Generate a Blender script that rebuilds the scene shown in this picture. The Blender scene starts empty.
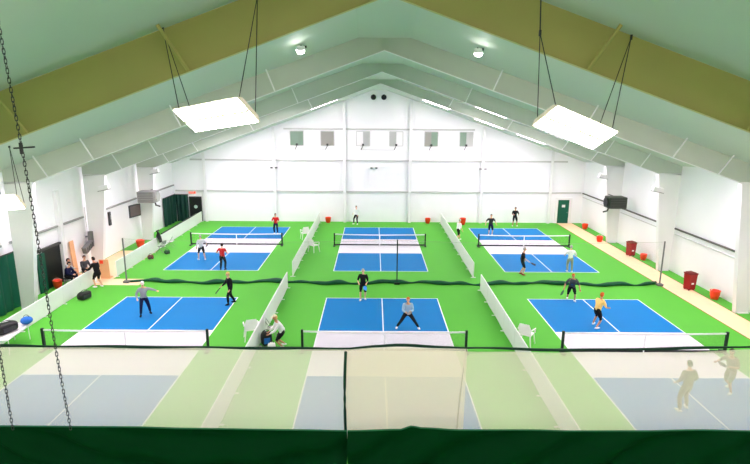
import bpy, bmesh, math, random
from mathutils import Vector, Matrix
random.seed(7)
SC = bpy.context.scene
COL = SC.collection
PI = math.pi

# ------------------------------------------------------------------ camera, world, exposure
cam_d = bpy.data.cameras.new('camera')
cam_d.sensor_width = 36.0
cam_d.lens = 25.4596
cam_d.clip_start = 0.05
cam_d.clip_end = 300
cam = bpy.data.objects.new('camera', cam_d)
COL.objects.link(cam)
PITCH, YAW, ROLL = 0.218830668, 2.78747513e-3, 6.65388674e-3
_f = Vector((math.sin(YAW) * math.cos(PITCH), math.cos(YAW) * math.cos(PITCH), -math.sin(PITCH)))
_r = Vector((math.cos(YAW), -math.sin(YAW), 0))
_u = _r.cross(_f)
_r2 = _r * math.cos(ROLL) + _u * math.sin(ROLL)
_u2 = _r2.cross(_f)
cam.matrix_world = Matrix(((_r2.x, _u2.x, -_f.x, 0), (_r2.y, _u2.y, -_f.y, 0), (_r2.z, _u2.z, -_f.z, 9.83689), (0, 0, 0, 1)))
SC.camera = cam

world = bpy.data.worlds.new('world')
SC.world = world
world.use_nodes = True
world.node_tree.nodes['Background'].inputs[0].default_value = (0.8, 0.85, 0.8, 1)
world.node_tree.nodes['Background'].inputs[1].default_value = 0.3
vs = SC.view_settings
vs.view_transform = 'Standard'
vs.look = 'None'
vs.gamma = 1
vs.use_curve_mapping = False
vs.exposure = 0.03
SC.cycles.max_bounces = 10
SC.cycles.diffuse_bounces = 7
SC.cycles.transparent_max_bounces = 16
SC.cycles.use_denoising = True
SC.cycles.use_adaptive_sampling = False
SC.cycles.denoising_prefilter = 'ACCURATE'
SC.cycles.caustics_reflective = False
SC.cycles.caustics_refractive = False

LAMP = 34.0        # radiance of the fluorescent diffusers

# ------------------------------------------------------------------ materials
def lin(c):
    c = c / 255.0
    return c / 12.92 if c <= 0.04045 else ((c + 0.055) / 1.055) ** 2.4
def L3(rgb):
    return tuple(lin(c) for c in rgb)
_m = {}
def mat(name, rgb, rough=0.6, spec=0.3, noise=0.06, scale=3.0, metal=0.0):
    if name in _m:
        return _m[name]
    m = bpy.data.materials.new(name)
    m.use_nodes = True
    nt = m.node_tree
    b = nt.nodes['Principled BSDF']
    b.inputs['Roughness'].default_value = rough
    b.inputs['Specular IOR Level'].default_value = spec
    b.inputs['Metallic'].default_value = metal
    c = L3(rgb)
    tc = nt.nodes.new('ShaderNodeTexCoord')
    nz = nt.nodes.new('ShaderNodeTexNoise')
    nz.inputs['Scale'].default_value = scale
    nz.inputs['Detail'].default_value = 4
    mx = nt.nodes.new('ShaderNodeMix')
    mx.data_type = 'RGBA'
    mx.inputs[6].default_value = (*[max(0, v * (1 - noise)) for v in c], 1)
    mx.inputs[7].default_value = (*[min(1, v * (1 + noise)) for v in c], 1)
    nt.links.new(tc.outputs['Object'], nz.inputs['Vector'])
    nt.links.new(nz.outputs['Fac'], mx.inputs[0])
    nt.links.new(mx.outputs[2], b.inputs['Base Color'])
    _m[name] = m
    return m
def emit(name, rgb, strength):
    m = bpy.data.materials.new(name)
    m.use_nodes = True
    nt = m.node_tree
    nt.nodes.clear()
    o = nt.nodes.new('ShaderNodeOutputMaterial')
    e = nt.nodes.new('ShaderNodeEmission')
    e.inputs[0].default_value = (*rgb, 1)
    e.inputs[1].default_value = strength
    nt.links.new(e.outputs[0], o.inputs[0])
    return m
def mesh_fabric(name, rgb, cover, pitch):
    """woven see-through cloth: square open holes between opaque threads, lit from both sides"""
    m = bpy.data.materials.new(name)
    m.use_nodes = True
    nt = m.node_tree
    nt.nodes.clear()
    N, Lk = nt.nodes.new, nt.links.new
    o = N('ShaderNodeOutputMaterial')
    tr = N('ShaderNodeBsdfTransparent')
    d = N('ShaderNodeBsdfDiffuse')
    t = N('ShaderNodeBsdfTranslucent')
    c = L3(rgb)
    d.inputs[0].default_value = (*c, 1)
    t.inputs[0].default_value = (*c, 1)
    m1 = N('ShaderNodeMixShader')
    m1.inputs[0].default_value = 0.5
    Lk(d.outputs[0], m1.inputs[1]); Lk(t.outputs[0], m1.inputs[2])
    hole = math.sqrt(1.0 - cover)
    tc = N('ShaderNodeTexCoord'); sp = N('ShaderNodeSeparateXYZ')
    Lk(tc.outputs['Object'], sp.inputs[0])
    def cell(sock):
        a = N('ShaderNodeMath'); a.operation = 'DIVIDE'; a.inputs[1].default_value = pitch; Lk(sock, a.inputs[0])
        b = N('ShaderNodeMath'); b.operation = 'FRACT'; Lk(a.outputs[0], b.inputs[0])
        e = N('ShaderNodeMath'); e.operation = 'LESS_THAN'; e.inputs[1].default_value = hole; Lk(b.outputs[0], e.inputs[0])
        return e.outputs[0]
    mu = N('ShaderNodeMath'); mu.operation = 'MULTIPLY'
    Lk(cell(sp.outputs['X']), mu.inputs[0]); Lk(cell(sp.outputs['Z']), mu.inputs[1])
    hole_out = mu.outputs[0]
    m2 = N('ShaderNodeMixShader')
    Lk(hole_out, m2.inputs[0]); Lk(m1.outputs[0], m2.inputs[1]); Lk(tr.outputs[0], m2.inputs[2])
    Lk(m2.outputs[0], o.inputs[0])
    return m

M_wall = mat('white_wall_liner', (243, 244, 245), 0.7, 0.2, 0.02, 0.8)
M_ceil = mat('white_roof_liner', (200, 208, 196), 0.6, 0.25, 0.02, 0.6)
M_steel = mat('white_painted_steel', (232, 234, 232), 0.5, 0.3, 0.03, 1.5)
M_steelw = mat('grey_white_steel_web', (188, 198, 184), 0.5, 0.3, 0.05, 1.2)
M_olive = mat('olive_steel', (186, 176, 104), 0.5, 0.3, 0.06, 0.9)  # olive base colour for the nearest roof beam alone
M_dark = mat('dark_steel', (50, 52, 50), 0.5, 0.4)
M_black = mat('black_plastic', (22, 23, 24), 0.5, 0.4)
M_green = mat('green_court_surround', (88, 178, 60), 0.65, 0.1, 0.08, 0.25)
M_blue = mat('blue_court_paint', (7, 120, 184), 0.6, 0.1, 0.08, 0.35)
M_kitchen = mat('white_court_paint', (226, 226, 230), 0.6, 0.15, 0.03, 0.8)
M_line = mat('white_line_paint', (240, 242, 242), 0.5, 0.25, 0.02)
M_beige = mat('beige_path', (246, 214, 170), 0.7, 0.2, 0.08, 1.5)
M_edge = mat('brown_path_edge', (128, 122, 50), 0.8, 0.2, 0.15, 2)
M_white = mat('white_vinyl', (236, 236, 234), 0.5, 0.3, 0.02, 2)
M_dgreen = mat('dark_green_vinyl', (1, 56, 22), 0.7, 0.05, 0.12, 1.4)
M_hem = mat('dark_green_hem', (12, 78, 50), 0.6, 0.25, 0.2, 3)
M_grey = mat('grey_metal', (140, 142, 138), 0.5, 0.4, 0.08, 4)
M_tan = mat('tan_board', (226, 176, 130), 0.7, 0.2, 0.1, 3)
M_orange = mat('orange_plastic', (240, 66, 30), 0.45, 0.4, 0.06, 4)
M_red = mat('red_bin_plastic', (150, 22, 22), 0.5, 0.35, 0.08, 4)
M_tube = emit('fluorescent_diffuser', (1.12, 0.89, 1.06), LAMP)
M_flood = emit('flood_lens', (1.0, 1.0, 0.97), 45.0)

# ------------------------------------------------------------------ mesh helpers
def obj(name, bm, mats, parent=None, smooth=False):
    me = bpy.data.meshes.new(name)
    bmesh.ops.recalc_face_normals(bm, faces=bm.faces[:])
    bm.to_mesh(me)
    bm.free()
    if not isinstance(mats, (list, tuple)):
        mats = [mats]
    for m in mats:
        me.materials.append(m)
    if smooth:
        for p in me.polygons:
            p.use_smooth = True
    o = bpy.data.objects.new(name, me)
    COL.objects.link(o)
    if parent:
        o.parent = parent
    return o
def tag(o, label=None, cat=None, group=None, kind=None):
    if label: o['label'] = label
    if cat: o['category'] = cat
    if group: o['group'] = group
    if kind: o['kind'] = kind
    return o
def thing(name, label, cat, loc=(0, 0, 0), rz=0.0, group=None, kind=None):
    o = bpy.data.objects.new(name, None)
    o.empty_display_size = 0.2
    COL.objects.link(o)
    o.location = loc
    o.rotation_euler = (0, 0, rz)
    return tag(o, label, cat, group, kind)
def copy_thing(o, loc, rz, label, parent=None):
    c = o.copy()
    COL.objects.link(c)
    if parent is None:
        c.location = loc
        c.rotation_euler = (0, 0, rz)
        c['label'] = label
    else:
        c.parent = parent
    for ch in o.children:
        copy_thing(ch, None, 0, None, c)
    return c
def box(bm, c, s, rot=None, mi=0, bev=0.0):
    g = bmesh.ops.create_cube(bm, size=1.0)
    vs_ = g['verts']
    R = rot if rot is not None else Matrix.Identity(3)
    for v in vs_:
        v.co = R @ Vector((v.co.x * s[0], v.co.y * s[1], v.co.z * s[2])) + Vector(c)
    fs = {f for v in vs_ for f in v.link_faces}
    for f in fs: f.material_index = mi
    if bev:
        es = list({e for f in fs for e in f.edges})
        r = bmesh.ops.bevel(bm, geom=es, offset=bev, segments=2, affect='EDGES', profile=0.5)
        for f in r['faces']: f.material_index = mi
def tube(bm, a, b, r, n=8, r2=None, mi=0):
    a, b = Vector(a), Vector(b)
    d = b - a
    if d.length < 1e-6: return
    q = d.to_track_quat('Z', 'Y').to_matrix()
    r2 = r if r2 is None else r2
    A = [bm.verts.new(a + q @ Vector((r * math.cos(2 * PI * i / n), r * math.sin(2 * PI * i / n), 0))) for i in range(n)]
    B = [bm.verts.new(b + q @ Vector((r2 * math.cos(2 * PI * i / n), r2 * math.sin(2 * PI * i / n), 0))) for i in range(n)]
    fs = [bm.faces.new((A[i], A[(i + 1) % n], B[(i + 1) % n], B[i])) for i in range(n)]
    fs += [bm.faces.new(A[::-1]), bm.faces.new(B)]
    for f in fs: f.material_index = mi
def path_tube(bm, pts, r, n=7, mi=0, closed=False):
    pts = [Vector(p) for p in pts]
    rings = []
    N = len(pts)
    for k, p in enumerate(pts):
        if closed:
            d = pts[(k + 1) % N] - pts[k - 1]
        else:
            d = pts[min(k + 1, N - 1)] - pts[max(k - 1, 0)]
        q = d.to_track_quat('Z', 'Y').to_matrix()
        rr = r[k] if isinstance(r, (list, tuple)) else r
        rings.append([bm.verts.new(p + q @ Vector((rr * math.cos(2 * PI * i / n), rr * math.sin(2 * PI * i / n), 0))) for i in range(n)])
    for k in range(N if closed else N - 1):
        A, B = rings[k], rings[(k + 1) % N]
        for i in range(n):
            f = bm.faces.new((A[i], A[(i + 1) % n], B[(i + 1) % n], B[i])); f.material_index = mi
    if not closed:
        bm.faces.new(rings[0][::-1]).material_index = mi
        bm.faces.new(rings[-1]).material_index = mi
def lathe(bm, prof, n=20, c=(0, 0, 0), mi=0, cap=True):
    rings = []
    for r, z in prof:
        rings.append([bm.verts.new((c[0] + r * math.cos(2 * PI * i / n), c[1] + r * math.sin(2 * PI * i / n), c[2] + z)) for i in range(n)])
    for A, B in zip(rings, rings[1:]):
        for i in range(n):
            bm.faces.new((A[i], A[(i + 1) % n], B[(i + 1) % n], B[i])).material_index = mi
    if cap:
        bm.faces.new(rings[0][::-1]).material_index = mi
        bm.faces.new(rings[-1]).material_index = mi
def prism(bm, poly, axis, a, b, mi=0):
    """extrude a 2-D polygon: axis 'y' -> poly is (x,z); axis 'x' -> (y,z)"""
    def P(p, t): return (p[0], t, p[1]) if axis == 'y' else ((t, p[0], p[1]) if axis == 'x' else (p[0], p[1], t))
    A = [bm.verts.new(P(p, a)) for p in poly]
    B = [bm.verts.new(P(p, b)) for p in poly]
    n = len(poly)
    fs = [bm.faces.new(A), bm.faces.new(B[::-1])]
    fs += [bm.faces.new((A[i], B[i], B[(i + 1) % n], A[(i + 1) % n])) for i in range(n)]
    for f in fs: f.material_index = mi
def grid(bm, xs, zs, fn, mi=0):
    V = [[bm.verts.new(fn(x, z)) for x in xs] for z in zs]
    for j in range(len(zs) - 1):
        for i in range(len(xs) - 1):
            bm.faces.new((V[j][i], V[j][i + 1], V[j + 1][i + 1], V[j + 1][i])).material_index = mi
def frange(a, b, n): return [a + (b - a) * i / n for i in range(n + 1)]
def ry(a): return Matrix.Rotation(a, 3, 'Y')
def rx(a): return Matrix.Rotation(a, 3, 'X')
def rzm(a): return Matrix.Rotation(a, 3, 'Z')

# ------------------------------------------------------------------ the hall: dimensions
CX = 0.45                       # centre line of the hall
XL, XR = -18.45, 19.35          # inner faces of the side walls
YB, Y0 = 48.6, -9.0             # far wall, near wall
ROWS = (20.864, 39.343)         # net lines
COURTS = (-10.43, 0.48, 11.48)  # court centre lines
FY = {'A': 18.05, 'B': 25.70, 'C': 33.30, 'D': 41.00}
ZBOT = {'A': 13.55, 'B': 12.72, 'C': 12.34, 'D': 12.08}   # rafter bottom at the ridge
ZLIN = {'A': 14.65, 'B': 13.28, 'C': 12.82, 'D': 12.38}   # roof liner at the ridge
SLOPE = {-1: 0.366, 1: 0.346}    # rafter slope, left and right of the ridge
LSL = {-1: 0.358, 1: 0.342}      # liner slope
def lin_z(z0, u, fw=1.2, s=1): return z0 - LSL[s] * max(0.0, u - fw)

# floor, cut exactly along the court markings
def build_floor():
    xs, ys = {XL - 0.1, XR + 0.1, 17.08, 18.5, 17.0, 18.56}, {Y0, YB}
    xs |= {-18.4, -17.9, -15.75, -13.7}
    ys |= {29.55, 30.75, 37.5}
    lw = 0.05
    for c in COURTS:
        for s in (-1, 1):
            xs |= {c + s * 3.05, c + s * 3.05 - s * lw}
        xs |= {c - lw / 2, c + lw / 2}
    for r in ROWS:
        for s in (-1, 1):
            ys |= {r + s * 2.134, r + s * (2.134 + lw), r + s * 6.705, r + s * (6.705 - lw)}
    xs, ys = sorted(xs), sorted(ys)
    bm = bmesh.new()
    V = [[bm.verts.new((x, y, 0)) for x in xs] for y in ys]
    def pick(x, y):
        for c in COURTS:
            for r in ROWS:
                dx, dy = abs(x - c), abs(y - r)
                if dx < 3.05 and dy < 6.705:
                    if dx > 3.05 - lw or dy > 6.705 - lw: return 3
                    if dy < 2.134: return 2
                    if dy < 2.134 + lw or dx < lw / 2: return 3
                    return 1
        if 17.08 < x < 18.5: return 4
        if 17.0 < x < 18.56: return 5
        if -18.4 < x < -15.75 and 29.55 < y < 37.5 and (x > -17.9 or y > 30.75): return 4
        if -15.75 < x < -13.7 and 29.55 < y < 30.75: return 4
        return 0
    for j in range(len(ys) - 1):
        for i in range(len(xs) - 1):
            f = bm.faces.new((V[j][i], V[j][i + 1], V[j + 1][i + 1], V[j + 1][i]))
            f.material_index = pick((xs[i] + xs[i + 1]) / 2, (ys[j] + ys[j + 1]) / 2)
    o = obj('floor', bm, [M_green, M_blue, M_kitchen, M_line, M_beige, M_edge])
    tag(o, 'green hall floor painted with six blue and white pickleball courts', 'floor', kind='structure')
build_floor()

# roof liner
def prof(z0, fw):
    us = [18.95, 15, 11, 7, 4, 2.2, fw, 0]
    return [(CX - u, lin_z(z0, u, fw, -1)) for u in us] + [(CX + u, lin_z(z0, u, fw)) for u in us[::-1][1:]]
def build_ceiling():
    st = [(Y0, 14.9, 1.2), (FY['A'], ZLIN['A'], 1.2), (FY['B'], ZLIN['B'], 1.2), (FY['C'], ZLIN['C'], 1.2), (FY['D'], ZLIN['D'], 1.2), (YB + 0.1, 11.9, 0.6)]
    bm = bmesh.new()
    rings = [[bm.verts.new((x, y, z)) for x, z in prof(z0, fw)] for y, z0, fw in st]
    for a, b in zip(rings, rings[1:]):
        for i in range(len(a) - 1):
            bm.faces.new((a[i], a[i + 1], b[i + 1], b[i]))
    o = obj('ceiling', bm, M_ceil)
    tag(o, 'white fabric roof liner sloping down from the ridge on both sides', 'ceiling', kind='structure')
    return st
ST = build_ceiling()
def wall_side(name, x, label):
    bm = bmesh.new()
    t = 0.15 if x > 0 else -0.15
    sd = 1 if x > 0 else -1
    poly = [(Y0, 0), (YB, 0)] + [(y, lin_z(z0, 18.9, fw, sd) + 0.02) for y, z0, fw in ST[::-1]]
    poly = [(min(y, YB), z) for y, z in poly]
    prism(bm, poly, 'x', x, x + t)
    # sheeting laps: narrow vertical standing ribs every bay third
    tag(obj(name, bm, M_wall), label, 'wall', kind='structure')
wall_side('wall_left', XL, 'white lined side wall on the left with grey rail')
wall_side('wall_right', XR, 'white lined side wall on the right above the beige path')
bm = bmesh.new()
pf = [(x, z + 0.02) for x, z in prof(11.9, 0.6)]
prism(bm, [(XL, 0), (XR, 0)] + [(min(max(x, XL), XR), z) for x, z in pf[::-1]], 'y', YB, YB + 0.15)
tag(obj('wall_back', bm, M_wall), 'white far gable wall with six small vent windows', 'wall', kind='structure')
bm = bmesh.new()
pf = [(x, z + 0.02) for x, z in prof(14.9, 1.2)]
prism(bm, [(XL, 0), (XR, 0)] + [(min(max(x, XL), XR), z) for x, z in pf[::-1]], 'y', Y0 - 0.15, Y0)
tag(obj('wall_near', bm, M_wall), 'white gable wall behind the viewer', 'wall', kind='structure')

# back wall girts and columns
t = thing('trim_1', 'grey horizontal wall rails across the white far wall', 'wall rail', kind='structure')
for z in (2.85, 5.7, 8.5):
    bm = bmesh.new()
    hw = 18.7 if z < 5 else (17.2 if z < 8 else 8.6)
    box(bm, (CX, YB - 0.06, z), (2 * hw, 0.12, 0.14))
    obj('girt', bm, mat('grey_girt', (196, 198, 194), 0.6, 0.3, 0.03), t)
t = thing('trim_2', 'white vertical steel posts standing against the far wall', 'post', kind='structure')
for x in (-15.45, -9.07, -2.67, 3.3, 9.9, 16.2):
    bm = bmesh.new()
    top = lin_z(11.9, abs(x - CX), 0.6, 1 if x > CX else -1) - 0.05
    box(bm, (x, YB - 0.31, top / 2), (0.26, 0.02, top))
    box(bm, (x, YB - 0.16, top / 2), (0.02, 0.30, top))
    obj('wall_post', bm, M_steel, t)

# portal frames: two tapered columns and two deep rafters each
def frame(idx, key, label, webm):
    y, zb, zl = FY[key], ZBOT[key], ZLIN[key]
    t = thing('trim_%d' % idx, label, 'steel frame', (0, 0, 0), kind='structure')
    for s in (-1, 1):
        X = lambda u: CX + s * u
        left = {'A': (17.0, 17.7, 18.45), 'B': (17.0, 17.7, 18.45), 'C': (17.3, 18.02, 18.75), 'D': (17.4, 17.95, 18.75)}
        kn, ubase, uo = left[key] if s < 0 else (17.4, 18.1, 18.88)
        zbot = lambda u: zb - SLOPE[s] * u
        ztop = lambda u: lin_z(zl, u, 1.2, s) - 0.02
        # rafter web
        bm = bmesh.new()
        us = [0, 1.2, 4, 8, 12, 15, kn, uo]
        poly = [(X(u), zbot(u)) for u in us[:-1]] + [(X(uo), zbot(kn) - 0.1)] + [(X(u), ztop(u)) for u in us[::-1]]
        prism(bm, poly, 'y', y, y + 0.02, 0)
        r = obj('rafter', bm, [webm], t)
        bm = bmesh.new()
        a, b = (X(0), zbot(0)), (X(kn), zbot(kn))
        fl = [a, b, (b[0], b[1] - 0.03), (a[0], a[1] - 0.03)]
        prism(bm, fl, 'y', y - 0.10, y + 0.13)
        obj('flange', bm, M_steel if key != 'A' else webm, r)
        # splice plate at the ridge
        if s > 0:
            bm = bmesh.new()
            box(bm, (CX, y + 0.0, (zb + zl) / 2 - 0.05), (0.05, 0.2, zl - zb - 0.12))
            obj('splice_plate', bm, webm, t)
        # column: web, inner and outer flange
        bm = bmesh.new()
        zt = zbot(kn)
        ui, ub = kn, ubase
        prism(bm, [(X(ub), 0), (X(ui), zt), (X(uo), zt), (X(uo), 0)], 'y', y, y + 0.02)
        c = obj('column', bm, M_steel, t)
        bm = bmesh.new()
        prism(bm, [(X(ub), 0), (X(ui), zt), (X(ui + 0.03), zt), (X(ub + 0.03), 0)], 'y', y - 0.13, y + 0.15)
        obj('column_flange', bm, M_steel, c)
        bm = bmesh.new()
        box(bm, (X((ubase + uo) / 2), y + 0.01, 0.015), (0.55, 0.4, 0.03))
        obj('base_plate', bm, M_steel, c)
        # knee stiffener
        bm = bmesh.new()
        box(bm, (X((kn + uo) / 2), y - 0.05, zt), (uo - kn, 0.1, 0.03))
        obj('stiffener', bm, M_steel, c)
        # flange braces up to the purlins
        for u in (6.5, 12.0) if key == 'A' else (5.1, 9.6, 13.9, 16.2):
            bm = bmesh.new()
            p0 = Vector((X(u), y - 0.10, zbot(u)))
            p1 = Vector((X(u + (0.7 if key == 'A' else 0.28)), y - 0.6, ztop(u + (0.7 if key == 'A' else 0.28)) + 0.02))
            tube(bm, p0, p1, 0.035 if key != 'A' else 0.06, 6)
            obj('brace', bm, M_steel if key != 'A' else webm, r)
frame(3, 'A', 'olive steel frame, nearest and largest roof beam', M_olive)
frame(4, 'B', 'white steel portal frame, second roof beam from the viewer', M_steelw)
frame(5, 'C', 'white steel portal frame, third roof beam from the viewer', M_steelw)
frame(6, 'D', 'white steel portal frame, farthest roof beam before the back wall', M_steelw)

# side-wall rails (girts) and posts
t = thing('trim_7', 'dark horizontal pipe rail along the right wall between the columns', 'rail', kind='structure')
for a, b in ((26.2, 33.1), (33.7, 40.8), (41.3, 48.5)):
    bm = bmesh.new(); tube(bm, (XR - 0.08, a, 2.82), (XR - 0.08, b, 2.82), 0.06); obj('pipe', bm, mat('dark_pipe', (92, 92, 86), 0.6), t)
    bm = bmesh.new(); tube(bm, (XR - 0.04, a, 2.45), (XR - 0.04, b, 2.45), 0.03); obj('conduit', bm, mat('grey_girt', (196, 198, 194)), t)
bm = bmesh.new(); path_tube(bm, [(XR - 0.1, 33.75, 5.3), (XR - 0.1, 33.75, 2.5), (XR - 0.12, 33.7, 2.0), (XR - 0.25, 33.6, 1.2), (XR - 0.3, 33.55, 0.1)], 0.035); obj('riser', bm, mat('dark_pipe', (92, 92, 86)), t)
t = thing('trim_8', 'grey horizontal rail along the left wall between the columns', 'rail', kind='structure')
for a, b in ((18.5, 25.4), (26.1, 33.0), (33.7, 40.7), (41.3, 48.5)):
    bm = bmesh.new(); box(bm, (XL + 0.06, (a + b) / 2, 3.35), (0.12, b - a, 0.10)); obj('girt', bm, mat('mid_grey_rail', (150, 152, 148)), t)
t = thing('trim_9', 'white door post beside the dark green doorway on the left wall', 'post', kind='structure')
bm = bmesh.new(); box(bm, (XL + 0.12, 30.35, 2.7), (0.24, 0.3, 5.4)); obj('wall_post', bm, M_steel, t)

# far wall vent windows
def vent_window(i, x, half, label):
    t = thing('window_%d' % i, label, 'window', kind='structure')
    w, z0, z1 = 1.2, 7.02, 8.3
    zc = (z0 + z1) / 2
    bm = bmesh.new()
    for sx in (-1, 1): box(bm, (x + sx * w / 2, YB - 0.03, zc), (0.06, 0.06, z1 - z0))
    for z in (z0, z1): box(bm, (x, YB - 0.03, z), (w, 0.06, 0.06))
    obj('window_frame', bm, mat('grey_girt', (196, 198, 194)), t)
    gl = mat('green_grey_pane', (128, 152, 134), 0.25, 0.5, 0.12, 1.2)
    ga = mat('warm_grey_pane', (150, 150, 142), 0.25, 0.5, 0.12, 1.2)
    gb = mat('pale_grey_pane', (180, 184, 180), 0.3, 0.5, 0.1, 1.0)
    a, b = {'g': (gl, gl), 'w': (ga, ga), 'l': (M_white, gb), 'r': (gb, M_white), 's': (ga, gl), 'e': (gl, gb)}[half]
    for sx, m in ((-1, a), (1, b)):
        bm = bmesh.new(); box(bm, (x + sx * w / 4, YB - 0.02, zc), (w / 2, 0.03, z1 - z0)); obj('pane', bm, m, t)
    bm = bmesh.new()
    box(bm, (x, YB - 0.10, z0 + 0.10), (0.18, 0.14, 0.18)); tube(bm, (x, YB - 0.05, z0), (x - 0.18, YB - 0.05, z0 - 0.35), 0.03)
    obj('latch', bm, M_dark, t)
for i, (x, h, nm) in enumerate(((-6.98, 'g', 'green grey vent window, leftmost on the far wall'), (-4.22, 'w', 'grey vent window, second from left on the far wall'),
                         (-1.0, 'l', 'half white vent window just left of the wall centre'), (2.0, 'r', 'half white vent window just right of the wall centre'),
                         (5.17, 's', 'two tone vent window, second from right on the far wall'), (8.33, 'e', 'fading green vent window, rightmost on the far wall'))):
    vent_window(i + 1, x, h, nm)
for a, b in ((-7.2, -4.4), (-1.2, 1.8), (5.0, 8.1)):
    nm = {-7.2: 'left', -1.2: 'middle', 5.0: 'right'}[a]
    bm = bmesh.new(); tube(bm, (a, YB - 0.03, 6.66), (b, YB - 0.03, 6.66), 0.02)
    tag(obj('conduit', bm, mat('grey_girt', (196, 198, 194))), 'thin grey conduit under the %s pair of vent windows' % nm, 'conduit')

# door on the far wall, right corner
t = thing('door_1', 'dark green door with small window at far right corner', 'door', (17.6, YB, 0), kind='structure')
bm = bmesh.new(); box(bm, (0, -0.05, 1.1), (1.02, 0.06, 2.2)); d = obj('door_leaf', bm, mat('dark_green_door', (10, 88, 66), 0.45), t)
bm = bmesh.new(); box(bm, (0, -0.09, 1.62), (0.30, 0.03, 0.24)); obj('door_window', bm, M_white, d)
bm = bmesh.new(); box(bm, (0.40, -0.12, 1.02), (0.12, 0.06, 0.04)); obj('handle', bm, M_grey, d)
bm = bmesh.new()
for sx in (-1, 1): box(bm, (sx * 0.64, -0.06, 1.2), (0.24, 0.12, 2.4))
box(bm, (0, -0.06, 2.30), (1.04, 0.12, 0.2)); obj('door_frame', bm, M_white, t)
t = thing('door_2', 'black doorway with pale oval sign in the far left corner', 'door', (-16.5, YB, 0), kind='structure')
bm = bmesh.new(); box(bm, (0, -0.05, 1.1), (1.0, 0.06, 2.2)); d = obj('door_leaf', bm, mat('black_door', (14, 22, 20), 0.5), t)
bm = bmesh.new(); lathe(bm, [(0.01, 0), (0.16, 0), (0.16, 0.02), (0.01, 0.02)], 16); bmesh.ops.rotate(bm, verts=bm.verts[:], matrix=rx(PI / 2)); bmesh.ops.translate(bm, verts=bm.verts[:], vec=(0.02, -0.09, 1.35)); obj('oval_sign', bm, mat('pale_green_sign', (190, 220, 205)), d)
bm = bmesh.new()
for sx in (-1, 1): box(bm, (sx * 0.54, -0.05, 1.15), (0.08, 0.1, 2.3))
box(bm, (0, -0.05, 2.25), (1.0, 0.1, 0.1)); obj('door_frame', bm, M_dark, t)
t = thing('door_3', 'dark open doorway with green sliding panel on the left wall', 'door', (XL, 29.1, 0), kind='structure')
bm = bmesh.new(); box(bm, (0.03, 0.3, 1.15), (0.04, 1.6, 2.3)); obj('door_leaf', bm, mat('black_green_door', (6, 20, 14), 0.5), t)
bm = bmesh.new(); box(bm, (0.10, -0.85, 1.1), (0.06, 0.7, 2.2)); obj('sliding_panel', bm, mat('teal_green_fabric', (6, 84, 62), 0.6), t)
bm = bmesh.new(); box(bm, (0.08, -0.05, 2.36), (0.16, 2.3, 0.12)); obj('door_frame', bm, M_dark, t)

# ------------------------------------------------------------------ lights
# flat fluorescent panels under the roof, added unseen behind rafters and out of view
def panel_mesh():
    bm = bmesh.new(); box(bm, (0, 0, 0.05), (2.4, 1.1, 0.08), bev=0.01)
    return bm
root = thing('ceiling_light', 'unseen white fluorescent panel added under the roof liner for light', 'ceiling light', group='unseen roof panel lights')
obj('housing', panel_mesh(), M_steel, root)
bm = bmesh.new(); box(bm, (0, 0, 0.0), (2.3, 1.0, 0.10)); obj('diffuser', bm, M_tube, root)
for sx in (-0.9, 0.9):
    bm = bmesh.new(); tube(bm, (sx, 0, 0.05), (sx, 0, 0.9), 0.01, 6); obj('hanger', bm, M_dark, root)
M_tube3 = emit('open_tube_diffuser', (1.12, 0.89, 1.06), LAMP * 0.7)
root2 = thing('ceiling_light', 'open fluorescent light hung under the roof liner in the far bays', 'ceiling light', group='open roof lights')
bm = bmesh.new(); box(bm, (0, 0, 0.03), (2.4, 0.16, 0.10)); obj('housing', bm, M_steel, root2)
for sy in (-0.36, 0.36):
    bm = bmesh.new(); box(bm, (0, sy, 0.02), (2.3, 0.46, 0.06)); obj('diffuser', bm, M_tube3, root2)
for sx in (-0.9, 0.9):
    bm = bmesh.new(); tube(bm, (sx, 0, 0.05), (sx, 0, 0.6), 0.01, 6); obj('hanger', bm, M_dark, root2)
first = True
first2 = True
def liner_at(y, u, s=1):
    for (ya, za, fa), (yb, zb_, fb) in zip(ST, ST[1:]):
        if ya <= y <= yb:
            k = (y - ya) / (yb - ya)
            return lin_z(za + (zb_ - za) * k, u, fa + (fb - fa) * k, s)
def place_panel(u, s, y, z):
    global first
    x = CX + s * u
    global first2
    if y > 33 and u < 14:
        o = root2 if first2 else copy_thing(root2, (0, 0, 0), 0, root2['label'])
        first2 = False
    else:
        o = root if first else copy_thing(root, (0, 0, 0), 0, root['label'])
        first = False
    o.location = (x, y, z)
    o.rotation_euler = (0, math.atan(SLOPE[s]) * s, 0)
PANELS = []
for k in 'ABCD':
    for u in ((7.8, 12.4, 16.2) if k != 'D' else (4.6, 9.0, 12.6, 16.2)):
        for s in (-1, 1):
            if k in 'CD' and u < 14:
                yy = FY[k] + (4.6 if k == 'C' else 3.4)
                PANELS.append((u, s, yy, liner_at(yy, u, s) - 0.30))
            else:
                PANELS.append((u, s, FY[k] + 0.85, ZBOT[k] - SLOPE[s] * u + 0.42))
for y in (-3.5, 9.0):  # extra panels added out of view to brighten the scrim and near court
    for u in (4.2, 11.0):
        for s in (-1, 1):
            PANELS.append((u, s, y, liner_at(y, u, s) - 0.75))
for pnl in PANELS: place_panel(*pnl)

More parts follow.
